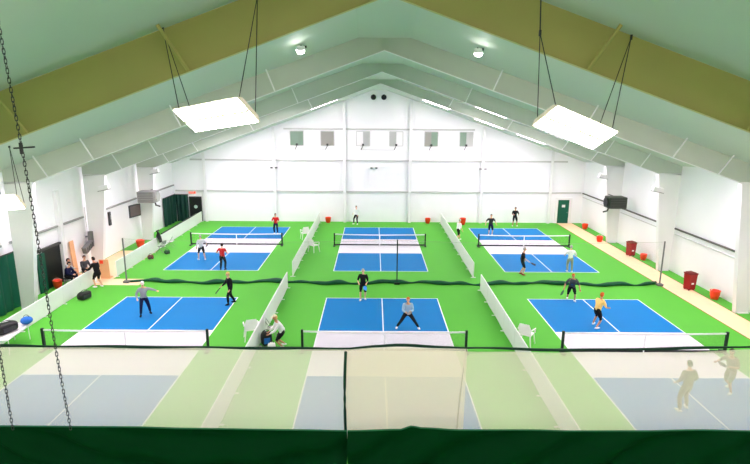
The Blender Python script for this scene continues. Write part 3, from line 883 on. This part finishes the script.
def bag(loc, rz, label, s=(0.5, 0.3, 0.34), m=None, pocket=None, name='duffel_bag', cat='bag'):
    m = m or M_black
    t = thing(name, label, cat, loc, rz, group='bags')
    bm = bmesh.new(); bmesh.ops.create_uvsphere(bm, u_segments=16, v_segments=10, radius=1)
    for v in bm.verts:
        c = v.co
        q = Vector([math.copysign(abs(k) ** 0.55, k) for k in c])
        v.co = Vector((q.x * s[0] / 2, q.y * s[1] / 2, max(0.0, s[2] / 2 + q.z * s[2] / 2 * (1 - 0.12 * math.sin(5 * q.x)))))
    b = obj('bag_body', bm, m, t, True)
    bm = bmesh.new(); box(bm, (0, -s[1] * 0.5, s[2] * 0.42), (s[0] * 0.55, 0.05, s[2] * 0.4), bev=0.015); obj('pocket', bm, pocket or mat('charcoal_fabric', (52, 54, 58)), b)
    bm = bmesh.new(); path_tube(bm, [(s[0] * 0.28 * math.cos(a), 0, s[2] * 0.93 + 0.12 * math.sin(a)) for a in frange(0, PI, 8)], 0.014, 6); obj('handle', bm, M_black, b)
M_bluefab = mat('blue_fabric', (40, 110, 200), 0.7)
bag((-15.55, 27.15, 0), 1.2, 'black duffel bag on the floor against the left barrier', (0.75, 0.4, 0.42))
bag((-4.62, 21.45, 0), 0.4, 'black backpack with blue front on the floor by the bending person', (0.48, 0.36, 0.64), M_black, M_bluefab, 'backpack')
bag((-4.3, 20.95, 0), 0.4, 'white tote bag at the feet of the bending person', (0.32, 0.24, 0.34), M_white, M_white, 'tote_bag')
bag((-15.3, 35.2, 0), 0.3, 'small brown bag at the foot of the far left barrier', (0.4, 0.25, 0.3), mat('brown_fabric', (110, 62, 50)))
bag((-14.7, 36.6, 0), 0.6, 'small dark green bag on the green floor by the grey folding chair', (0.4, 0.25, 0.28), mat('forest_fabric', (30, 84, 46)))
# white table at the left edge with a bag and a blue ball on it
t = thing('folding_table', 'white folding table beside the left barrier at the left edge', 'table', (-15.42, 21.1, 0), 0.1)
bm = bmesh.new(); box(bm, (0, 0, 0.70), (0.8, 1.9, 0.05), bev=0.012); obj('tabletop', bm, M_white, t)
for sx in (-1, 1):
    for sy in (-1, 1):
        bm = bmesh.new(); tube(bm, (sx * 0.32, sy * 0.8, 0), (sx * 0.32, sy * 0.75, 0.68), 0.02); obj('leg', bm, M_white, t)
bag((-15.5, 20.98, 0.727), 1.2, 'black sports bag lying on the white table at the left edge', (0.95, 0.5, 0.42))
t = thing('sports_bag', 'small blue bag on the corner of the white table', 'bag', (-15.2, 21.9, 0.732), 0.3)
bm = bmesh.new(); bmesh.ops.create_uvsphere(bm, u_segments=16, v_segments=10, radius=0.24)
for v in bm.verts: v.co = Vector((v.co.x, v.co.y, 0.17 + v.co.z * 0.72))
obj('bag_body', bm, M_bluefab, t, True)
bm = bmesh.new(); path_tube(bm, [(0.1 * math.cos(a), 0, 0.33 + 0.09 * math.sin(a)) for a in frange(0, PI, 8)], 0.012, 6); obj('strap', bm, M_black, t)
# dark jacket hung over the far barrier and a black pole lying on its top
t = thing('jacket', 'black jacket hung over the top of the far left barrier', 'jacket', (-15.78, 37.9, 1.0))
bm = bmesh.new()
grid(bm, frange(-0.38, 0.38, 8), frange(0, 1, 10), lambda y, k: (0.16 * math.cos(k * PI) * (1 + 0.2 * math.sin(y * 9)), y * (1 - 0.55 * abs(k - 0.5)), 0.08 + 0.05 * math.sin(k * PI) - 0.55 * abs(k - 0.5) * 2 + 0.35 * (1 - abs(2 * k - 1)) * (1 - abs(y) / 0.32)))
bmesh.ops.solidify(bm, geom=bm.faces[:], thickness=0.02); obj('cloth', bm, M_black, t, True)
bm = bmesh.new(); tube(bm, (0, -0.2, 0.4), (0, 0.2, 0.4), 0.06); obj('collar', bm, M_black, t)
bm = bmesh.new(); tube(bm, (-15.79, 38.6, 1.03), (-15.88, 46.8, 1.03), 0.05)
tag(obj('net_pole', bm, M_black), 'long black pole lying along the top of the far left barrier', 'pole')

# ------------------------------------------------------------------ people
def skin_mesh(verts, edges, radii, roots, sub=1):
    me = bpy.data.meshes.new('tmp'); me.from_pydata([tuple(v) for v in verts], edges, [])
    o = bpy.data.objects.new('tmp', me); COL.objects.link(o)
    o.modifiers.new('skin', 'SKIN').use_smooth_shade = True
    sv = me.skin_vertices[0].data
    for i, r in enumerate(radii):
        sv[i].radius = (r, r); sv[i].use_root = i in roots
    if sub:
        s = o.modifiers.new('sub', 'SUBSURF'); s.levels = sub; s.render_levels = sub
    dg = bpy.context.evaluated_depsgraph_get(); dg.update()
    out = bpy.data.meshes.new_from_object(o.evaluated_get(dg))
    bpy.data.objects.remove(o); bpy.data.meshes.remove(me)
    return out
def ik(a, b, l1, l2, hint):
    d = b - a
    L = d.length
    if L > l1 + l2 - 0.004:
        b = a + d * ((l1 + l2 - 0.004) / L); d = b - a; L = d.length
    x = (l1 * l1 - l2 * l2 + L * L) / (2 * L)
    h = math.sqrt(max(0, l1 * l1 - x * x))
    n = d.normalized()
    hp = Vector(hint) - n * Vector(hint).dot(n)
    hp = hp.normalized() if hp.length > 1e-4 else Vector((0, 1, 0))
    return a + n * x + hp * h, b
def head_mesh(R, c, s, skinm, extra):
    bm = bmesh.new(); bmesh.ops.create_uvsphere(bm, u_segments=28, v_segments=18, radius=1)
    for v in bm.verts:
        p = v.co.copy()
        x, y, z = p.x * 0.076, p.y * 0.095, p.z * 0.118
        if p.z < -0.1: x *= 1 + 0.28 * (p.z + 0.1)
        g = lambda cx, cz, w: math.exp(-((p.x - cx) ** 2 + (p.z - cz) ** 2) / w)
        if p.y > 0.2:
            y += 0.024 * g(0, -0.12, 0.022) + 0.010 * g(0, 0.05, 0.02) + 0.010 * g(0, -0.72, 0.06) + 0.006 * g(0, -0.42, 0.03)
            y -= 0.010 * (g(-0.38, 0.1, 0.03) + g(0.38, 0.1, 0.03))
        e = math.exp(-((p.y + 0.05) ** 2 + (p.z + 0.02) ** 2) / 0.03) if abs(p.x) > 0.85 else 0
        x += math.copysign(0.018 * e, p.x)
        v.co = R @ (Vector((x, y, z)) * s) + c
        v.index
    bm.verts.ensure_lookup_table()
    Ri = R.transposed()
    for f in bm.faces:
        q = Ri @ (f.calc_center_median() - c) / s
        f.material_index = 0; f.smooth = True
        if q.y > 0.05:
            for sx in (-1, 1):
                if abs(q.x - sx * 0.030) < 0.011 and abs(q.z - 0.012) < 0.009: f.material_index = 1
            if abs(q.x) < 0.024 and abs(q.z + 0.052) < 0.007: f.material_index = 2
    return bm
SK = mat('skin_tone', (224, 172, 140), 0.5, 0.3, 0.04, 6)
SKT = mat('skin_tone_tan', (196, 140, 108), 0.5, 0.3, 0.04, 6)
EYE = mat('eye_dark', (50, 40, 36), 0.3, 0.5)
LIP = mat('lip_colour', (176, 98, 88), 0.5, 0.3)
def cloth(name, rgb, noise=0.06, scale=6): return mat(name, rgb, 0.8, 0.15, noise, scale)
C_black = cloth('black_cloth', (24, 25, 28)); C_navy = cloth('navy_cloth', (22, 28, 62)); C_white = cloth('white_cloth', (236, 238, 236))
C_grey = cloth('grey_cloth', (148, 152, 156)); C_red = cloth('red_cloth', (190, 32, 36)); C_lblue = cloth('light_blue_cloth', (156, 190, 214))
C_slate = cloth('slate_cloth', (60, 84, 130)); C_char = cloth('charcoal_cloth', (74, 76, 80)); C_tan = cloth('peach_cloth', (248, 204, 122), 0.22, 9)
C_lgrey = cloth('pale_grey_cloth', (208, 214, 214)); C_olive = cloth('olive_grey_cloth', (92, 88, 62)); C_gpants = cloth('stone_cloth', (150, 156, 136))
H_dark = cloth('dark_hair', (38, 30, 26), 0.2, 30); H_blond = cloth('blond_hair', (206, 168, 104), 0.2, 30); H_grey = cloth('grey_hair', (170, 168, 162), 0.2, 30); H_red = cloth('ginger_hair', (196, 98, 44), 0.2, 30)
S_white = cloth('white_shoe', (238, 238, 238)); S_black = cloth('black_shoe', (30, 30, 32)); S_red = cloth('red_shoe', (150, 60, 54))

def person(label, loc, rz, h=1.74, hip=0.93, lean=0.06, side=0.0, feet=((-0.13, 0.02), (0.13, -0.02)), hands=((-0.10, 0.06, -0.50), (0.10, 0.06, -0.50)),
           shirt=C_black, sleeve=0.85, pants=C_black, short=True, shoe=S_white, hair=H_dark, cap=None, yaw=0.0, nod=0.1, skin=SK, toe=0.0, jacket=False, apron=None):
    s = h / 1.75
    t = thing('person', label, 'person', loc, rz)
    T = Vector((math.sin(side), math.sin(lean) * math.cos(side), math.cos(lean) * math.cos(side)))   # along the spine
    F = Vector((0, math.cos(lean), -math.sin(lean)))                                              # chest forward
    Rt = Vector((1, 0, 0)); Rt = (Rt - T * Rt.dot(T)).normalized()
    pel = Vector((0, 0, hip))
    waist, chest, neckb = pel + T * 0.17, pel + T * 0.36, pel + T * 0.50
    neck = neckb + T * 0.06 + Vector((0, 0.012, 0.02))
    headc = neck + Vector((0, 0.02, 0.125)) + T * 0.01
    V, E, Rr = [], [], []
    def av(p, r, par=None):
        V.append(p); Rr.append(r)
        if par is not None: E.append((par, len(V) - 1))
        return len(V) - 1
    P = {}
    P['pel'] = av(pel, 0.118); P['waist'] = av(waist, 0.112, P['pel']); P['chest'] = av(chest, 0.125, P['waist']); P['neckb'] = av(neckb, 0.065, P['chest']); P['neck'] = av(neck + T * 0.05, 0.052, P['neckb'])
    J = {}
    for k, sx in ((0, -1), (1, 1)):
        sh = chest + T * 0.085 + Rt * (0.185 * sx)
        hv = Vector(hands[k])
        tgt = sh + hv
        el, wr = ik(sh, tgt, 0.285, 0.255, (sx * 0.5, -0.8, -0.3))
        i = av(sh, 0.064, P['chest']); i = av(el, 0.042, i); i = av(wr, 0.029, i)
        d = (wr - el).normalized()
        palm = wr + d * 0.06; ip = av(palm, 0.033, i)
        sd = d.cross(Vector((0, 1, 0.2))).normalized()
        nrm = sd.cross(d).normalized()
        for q, (o_, ln) in enumerate(((-0.028, 0.062), (-0.010, 0.074), (0.010, 0.070), (0.028, 0.052))):
            b0 = palm + d * 0.035 + sd * o_
            b1 = b0 + d * ln * 0.55 + nrm * 0.012; b2 = b1 + d * ln * 0.35 + nrm * 0.028
            j = av(b0, 0.0095, ip); j = av(b1, 0.009, j); av(b2, 0.008, j)
        b0 = palm + sd * 0.03 * -sx + nrm * 0.012; b1 = b0 + d * 0.03 + sd * (-sx * 0.02) + nrm * 0.02
        j = av(b0, 0.011, ip); av(b1 + d * 0.02, 0.009, j)
        hipj = pel + Rt * (0.092 * sx) - Vector((0, 0, 0.05))
        ft = feet[k]
        ank = Vector((ft[0], ft[1], 0.085 + (ft[2] if len(ft) > 2 else 0)))
        kn, ank = ik(hipj, ank, 0.435, 0.42, (sx * 0.18, 1, 0))
        fd = Vector((sx * 0.25 + toe * 0, 1, 0)).normalized()
        i = av(hipj, 0.092, P['pel']); i = av(kn, 0.056, i); i = av(ank, 0.038, i); av(ank + fd * 0.12 + Vector((0, 0, -0.05)), 0.028, i)
        J[k] = dict(sh=sh, el=el, wr=wr, palm=palm, hip=hipj, kn=kn, ank=ank, fd=fd, d=d)
    GIRTH = 1.14
    me = skin_mesh([v * s for v in V], E, [r * s * (GIRTH if r > 0.04 and r != 0.052 else 1.0) for r in Rr], {0})
    yawR = Matrix.Rotation(yaw, 3, 'Z') @ Matrix.Rotation(-nod, 3, 'X')
    bmh = bmesh.new(); bmh.from_mesh(me); bpy.data.meshes.remove(me)
    # the body under the clothes carries the colour of its undershirt and shorts
    segs = [(pel + T * 0.09, chest + T * 0.06, 0.30, 3), (pel + T * 0.08, pel - T * 0.06, 0.24, 4)]
    for k in (0, 1):
        j = J[k]
        segs.append((j['hip'], j['hip'].lerp(j['kn'], 0.72 if short else 1.0), 0.14, 4))
        if not short: segs.append((j['kn'], j['kn'].lerp(j['ank'], 0.8), 0.11, 4))
        segs.append((j['sh'], j['sh'].lerp(j['el'], min(1.0, sleeve) * 0.8), 0.10, 3))
        if sleeve > 1: segs.append((j['el'], j['el'].lerp(j['wr'], 0.75), 0.075, 3))
    for f in bmh.faces:
        c_ = f.calc_center_median() / s
        best = None
        for a_, b_, r_, mi_ in segs:
            ab = b_ - a_
            k_ = max(0.0, min(1.0, (c_ - a_).dot(ab) / ab.length_squared))
            dd = (c_ - a_ - ab * k_).length / r_
            if dd < 1.0 and (c_ - neckb).dot(T) < -0.03 and (best is None or dd < best[0]): best = (dd, mi_)
        if best: f.material_index = best[1]
    hm = head_mesh(yawR, headc * s, s, skin, None)
    tmp = bpy.data.meshes.new('tmp'); hm.to_mesh(tmp); hm.free(); bmh.from_mesh(tmp); bpy.data.meshes.remove(tmp)
    obj('body', bmh, [skin, EYE, LIP, shirt, pants], t, True)
    def garment(name, vs_, es_, rs_, m):
        g = skin_mesh([v * s for v in vs_], es_, [r * s * GIRTH for r in rs_], {0})
        b = bmesh.new(); b.from_mesh(g); bpy.data.meshes.remove(g)
        return obj(name, b, m, t, True)
    # shirt
    vs_ = [pel + T * (-0.09 if not jacket else -0.30), waist, chest, neckb - T * 0.02]; rs_ = [0.150 if not jacket else 0.17, 0.130, 0.142, 0.075]; es_ = [(0, 1), (1, 2), (2, 3)]
    for k in (0, 1):
        j = J[k]
        vs_.append(j['sh']); rs_.append(0.080); es_.append((2, len(vs_) - 1))
        if sleeve <= 1:
            vs_.append(j['sh'].lerp(j['el'], sleeve)); rs_.append(0.062); es_.append((len(vs_) - 2, len(vs_) - 1))
        else:
            vs_.append(j['el']); rs_.append(0.056); es_.append((len(vs_) - 2, len(vs_) - 1))
            vs_.append(j['el'].lerp(j['wr'], 0.9)); rs_.append(0.042); es_.append((len(vs_) - 2, len(vs_) - 1))
    garment('shirt' if not jacket else 'jacket', vs_, es_, rs_, shirt)
    if apron:
        vs_ = [waist + F * 0.06 - T * 0.06, chest + F * 0.05 - T * 0.04]; garment('shirt_front', vs_, [(0, 1)], [0.105, 0.105], apron)
    # trousers or shorts
    vs_ = [pel + T * 0.11, pel]; rs_ = [0.124, 0.130]; es_ = [(0, 1)]
    for k in (0, 1):
        j = J[k]
        vs_.append(j['hip']); rs_.append(0.106); es_.append((1, len(vs_) - 1))
        if short:
            vs_.append(j['hip'].lerp(j['kn'], 0.86)); rs_.append(0.084); es_.append((len(vs_) - 2, len(vs_) - 1))
        else:
            vs_.append(j['kn']); rs_.append(0.070); es_.append((len(vs_) - 2, len(vs_) - 1))
            vs_.append(j['kn'].lerp(j['ank'], 0.92)); rs_.append(0.055); es_.append((len(vs_) - 2, len(vs_) - 1))
    garment('shorts' if short else 'trousers', vs_, es_, rs_, pants)
    for k in (0, 1):
        j = J[k]
        b = bmesh.new(); bmesh.ops.create_uvsphere(b, u_segments=12, v_segments=8, radius=1)
        q = j['fd']; sdv = Vector((q.y, -q.x, 0))
        for v in b.verts:
            z = v.co.z * 0.058 if v.co.z > 0 else v.co.z * 0.045
            z *= 1 - 0.35 * max(0, v.co.y)
            v.co = (j['ank'] + q * (0.055 + v.co.y * 0.145) + sdv * (v.co.x * 0.052) + Vector((0, 0, -0.040 + z))) * s
        obj('shoe', b, shoe, t, True)
    # hair or cap
    b = bmesh.new(); bmesh.ops.create_uvsphere(b, u_segments=20, v_segments=14, radius=1)
    kill = []
    for v in b.verts:
        p = v.co.copy()
        if not (p.z > 0.42 or (p.y < 0.1 and p.z > -0.45) or (p.y < -0.35 and p.z > -0.7)): kill.append(v)
        v.co = (yawR @ (Vector((p.x * 0.088, p.y * 0.106 - 0.004, p.z * 0.128 + 0.006)) * s)) + headc * s
    bmesh.ops.delete(b, geom=kill, context='VERTS')
    obj('hair', b, hair, t, True)
    if cap:
        b = bmesh.new(); bmesh.ops.create_uvsphere(b, u_segments=18, v_segments=12, radius=1)
        kill = []
        for v in b.verts:
            p = v.co.copy()
            if p.z < 0.28: kill.append(v)
            v.co = (yawR @ (Vector((p.x * 0.096, p.y * 0.113 - 0.003, p.z * 0.140 + 0.004)) * s)) + headc * s
        bmesh.ops.delete(b, geom=kill, context='VERTS')
        grid(b, frange(-1, 1, 8), (0, 1), lambda x, k: (yawR @ (Vector((x * 0.08, (0.10 + 0.075 * k) * math.sqrt(max(0.05, 1 - 0.55 * x * x)), 0.045 - 0.012 * k)) * s)) + headc * s)
        obj('cap', b, cap, t, True)
    # world position of the hands, for what they hold
    R3 = rzm(rz)
    return [(R3 @ (J[k]['palm'] * s) + Vector(loc), R3 @ J[k]['d']) for k in (0, 1)]
def paddle(hand, label, m, up=(0, 0, 1)):
    p, d = hand
    Yd = (d * 0.9 + Vector(up) * 0.25).normalized()
    Z = Yd.cross(Vector((0.3, 0.9, 0.25))).normalized(); X = Yd.cross(Z)
    M = Matrix((X, Yd, Z)).transposed().to_4x4(); M.translation = p + d * 0.045
    t = thing('paddle', label, 'paddle', (0, 0, 0), group='paddles'); t.matrix_world = M
    bm = bmesh.new(); tube(bm, (0, -0.05, 0), (0, 0.12, 0), 0.016, 8); obj('grip', bm, M_black, t)
    bm = bmesh.new()
    pts = [(0.03, 0.10), (0.105, 0.17), (0.105, 0.36), (0.07, 0.41), (-0.07, 0.41), (-0.105, 0.36), (-0.105, 0.17), (-0.03, 0.10)]
    prism(bm, pts, 'z', -0.008, 0.008); obj('face', bm, m, t)
P_black = mat('black_paddle', (34, 36, 42), 0.5); P_blue = mat('blue_paddle', (40, 140, 230), 0.5); P_grey = mat('grey_paddle', (120, 112, 104), 0.5); P_green = mat('green_paddle', (20, 90, 66), 0.5)
AW, CAMF = 0.0, PI            # rotation that faces away from / towards the viewer
DOWN = ((-0.10, 0.04, -0.50), (0.10, 0.04, -0.50))
READY = ((-0.02, 0.34, -0.26), (0.02, 0.34, -0.26))
# far courts
person('person in white top and dark trousers waiting alone at the far wall centre', (-1.55, 47.4, 0), CAMF - 0.5, 1.72, shirt=C_white, pants=C_black, short=False, hands=((-0.05, 0.1, -0.45), (0.05, 0.22, -0.36)), feet=((-0.1, 0), (0.12, 0.3, 0.05)))
person('person in red top and dark trousers behind the baseline of the far left court', (-8.15, 43.3, 0), CAMF, 1.74, shirt=C_red, pants=C_navy, short=False, hands=READY)
h = person('person in pale grey top and black shorts playing on the far left court', (-11.75, 35.1, 0), AW + 0.5, 1.74, shirt=C_lgrey, pants=C_black, hair=H_grey, hands=((-0.1, 0.05, -0.5), (0.22, 0.16, -0.38)), feet=((-0.2, 0.05), (0.2, -0.12)), lean=0.15)
paddle(h[1], 'dark paddle held by the pale grey player on the far left court', P_black)
person('person in red sleeveless top and black trousers seen from behind on the far left court', (-9.65, 32.7, 0), AW - 0.1, 1.76, shirt=C_red, pants=C_black, short=False, shoe=S_black, sleeve=0.25, hands=((-0.14, 0.16, -0.3), (0.14, 0.16, -0.3)), feet=((-0.14, 0), (0.14, 0.02)))
person('person in white shirt and black shorts walking beside the right barrier', (6.75, 41.3, 0), -1.1, 1.74, shirt=C_white, pants=C_black, lean=0.18, hair=H_grey, feet=((-0.1, 0.25), (0.1, -0.25)), hands=((-0.12, 0.28, -0.4), (0.1, 0.1, -0.5)))
person('person in black top standing at the net line of the far right court', (9.75, 43.2, 0), CAMF, 1.8, shirt=cloth('dark_grey_cloth', (44, 46, 48)), pants=C_navy, short=True, hands=((-0.24, 0.02, -0.4), (0.24, 0.02, -0.4)))
person('person in black top and shorts with bare legs at far right wall', (12.75, 47.0, 0), CAMF, 1.76, shirt=C_black, pants=C_black, skin=SKT, hands=READY, feet=((-0.2, 0), (0.18, 0)), shoe=S_white, apron=None)
h = person('person in black shirt and black shorts at the far right court baseline', (9.35, 32.1, 0), -1.9 + PI * 0, 1.78, shirt=C_black, pants=C_black, shoe=S_red, hair=H_grey, lean=0.12, hands=((-0.08, 0.05, -0.48), (0.1, 0.30, -0.40)), feet=((-0.12, -0.08), (0.12, 0.08)))
paddle(h[1], 'dark paddle held by the person in black on the far right court', P_black)
person('person in white shirt and stone trousers seen from behind, far right court', (12.6, 32.7, 0), AW - 0.2, 1.76, shirt=C_white, pants=C_gpants, short=False, hair=H_grey, shoe=S_white, hands=((-0.14, 0.22, -0.36), (0.14, 0.2, -0.36)))
# near courts
h = person('person bending forward in grey and blue top and black shorts, near right court', (10.75, 27.35, 0), CAMF - 0.3, 1.76, hip=0.84, lean=0.5, shirt=C_char, apron=C_slate, pants=C_black, skin=SKT, hair=H_red, sleeve=0.9, hands=((-0.2, 0.12, -0.44), (0.22, 0.15, -0.42)), feet=((-0.18, 0.1), (0.16, -0.3)))
paddle(h[1], 'dark green paddle in the hand of the bending player, near right court', P_green)
h = person('person in peach patterned tee and black shorts stepping on the near right court', (10.62, 23.7, 0), -1.1, 1.78, hip=0.86, lean=0.35, side=0.0, shirt=C_tan, pants=C_black, hair=H_red, skin=SKT, hands=((-0.02, 0.34, -0.28), (0.06, 0.28, -0.34)), feet=((-0.26, 0.12), (0.2, -0.2)))
h = person('person in black tee and shorts holding a blue paddle, near middle court', (-0.55, 27.35, 0), CAMF, 1.74, shirt=C_black, pants=C_black, hair=H_grey, hands=((0.0, 0.26, -0.38), (0.04, 0.28, -0.36)), feet=((-0.11, 0), (0.13, 0.18)), apron=None)
paddle(h[0], 'bright blue paddle held in front of the person in black', P_blue, (0.6, 0, 0.2))
h = person('person in light blue top lunging wide on the near middle court', (1.62, 23.45, 0), CAMF, 1.74, hip=0.78, lean=0.25, shirt=C_lblue, sleeve=2, pants=C_black, short=False, hair=H_red, hands=((0.08, 0.3, -0.22), (-0.06, 0.32, -0.26)), feet=((-0.52, 0.12), (0.5, 0.05)))
paddle(h[1], 'grey paddle held at the chest of the lunging player', P_grey, (0, 0, 1))
h = person('person in grey shirt and navy trousers with arm stretched out, near left court', (-11.35, 24.9, 0), CAMF + 0.5, 1.76, shirt=C_grey, pants=C_navy, short=False, hair=H_grey, cap=C_white, hands=((-0.42, 0.26, -0.12), (0.12, 0.2, -0.4)), feet=((-0.26, -0.1), (0.2, 0.15)), sleeve=2, lean=0.1, shoe=S_black)
h = person('blond person all in black holding a black paddle, near left court corner', (-7.5, 26.55, 0), 2.2, 1.76, shirt=C_black, sleeve=2, pants=C_black, short=False, hair=H_blond, shoe=S_black, lean=0.12, hands=((-0.12, 0.1, -0.48), (0.1, 0.28, -0.40)), feet=((-0.12, 0.2), (0.12, -0.25)))
paddle(h[1], 'black paddle hanging from the hand of the blond player', P_black, (0, 0, -1))
person('person in white shirt and pale cap bending over bags by the left barrier', (-3.88, 21.3, 0), 1.9, 1.74, hip=0.74, lean=0.5, shirt=C_white, sleeve=2, pants=C_black, hair=H_blond, cap=cloth('cream_cap', (238, 226, 190)), hands=((-0.05, 0.36, -0.36), (0.05, 0.30, -0.42)), feet=((-0.14, 0.05), (0.14, -0.1)), skin=SKT)
person('person in long black jacket and shorts walking beside the left barrier', (-15.8, 29.15, 0), 1.35, 1.8, lean=0.25, shirt=C_black, jacket=True, sleeve=2, pants=C_black, short=True, hands=((-0.06, 0.34, -0.36), (0.08, 0.16, -0.46)), feet=((-0.1, 0.1), (0.12, -0.14)), skin=SK)
# seated at the left wall
for (x, y), nm in (((-17.4, 30.75), 'rightmost'), ((-17.7, 29.4), 'middle'), ((-18.05, 30.1), 'leftmost')):
    t = thing('stool', 'dark stool by the left wall under the %s of the three seated people' % nm, 'stool', (x, y, 0), group='dark stools')
    bm = bmesh.new(); lathe(bm, [(0.01, 0.42), (0.19, 0.42), (0.20, 0.45), (0.18, 0.465), (0.01, 0.465)], 18); obj('seat', bm, M_dark, t)
    for a in range(4):
        bm = bmesh.new(); tube(bm, (0.2 * math.cos(a * PI / 2 + 0.78), 0.2 * math.sin(a * PI / 2 + 0.78), 0), (0.13 * math.cos(a * PI / 2 + 0.78), 0.13 * math.sin(a * PI / 2 + 0.78), 0.42), 0.015); obj('leg', bm, M_grey, t)
SITF = ((-0.14, 0.42), (0.14, 0.40))
LAP = ((0.02, 0.34, -0.30), (-0.02, 0.34, -0.30))
person('seated person in grey sweater beside the left wall, rightmost of three', (-17.4, 30.75, 0), -PI / 2 - 0.5, 1.8, hip=0.60, lean=0.1, shirt=C_char, sleeve=2, pants=C_black, short=False, feet=SITF, hands=LAP, skin=SK)
person('seated person in navy jacket hunched forward, front of the three by the doorway', (-17.7, 29.4, 0), -PI / 2 - 0.1, 1.8, hip=0.60, lean=0.32, shirt=C_navy, sleeve=2, pants=C_black, short=False, feet=SITF, hands=LAP)
person('seated person in pale top against the left wall, behind the navy jacket', (-18.05, 30.1, 0), -PI / 2 + 0.2, 1.74, hip=0.62, lean=0.1, shirt=C_lgrey, sleeve=2, pants=C_navy, short=False, feet=SITF, hands=LAP)
# behind the mesh screen
person('person in dark olive clothes behind the right mesh screen, seen from behind', (10.72, 16.45, 0), AW + 0.2, 1.78, shirt=C_olive, pants=C_olive, short=False, hair=H_dark, shoe=S_white, hands=((-0.12, 0.16, -0.42), (0.12, 0.16, -0.42)), feet=((-0.28, -0.1), (0.12, 0.05)), sleeve=2, lean=0.05)
h = person('person in olive top with bare legs behind the right mesh screen, right edge', (13.05, 17.7, 0), 1.9, 1.76, hip=0.86, lean=0.2, shirt=cloth('khaki_cloth', (120, 112, 76)), pants=C_olive, short=True, shoe=S_white, hands=((-0.1, 0.35, -0.15), (0.1, 0.36, -0.18)), feet=((-0.2, 0.15), (0.2, -0.3)), skin=SKT)
paddle(h[0], 'dark paddle held by the player at the right edge behind the mesh', P_black)
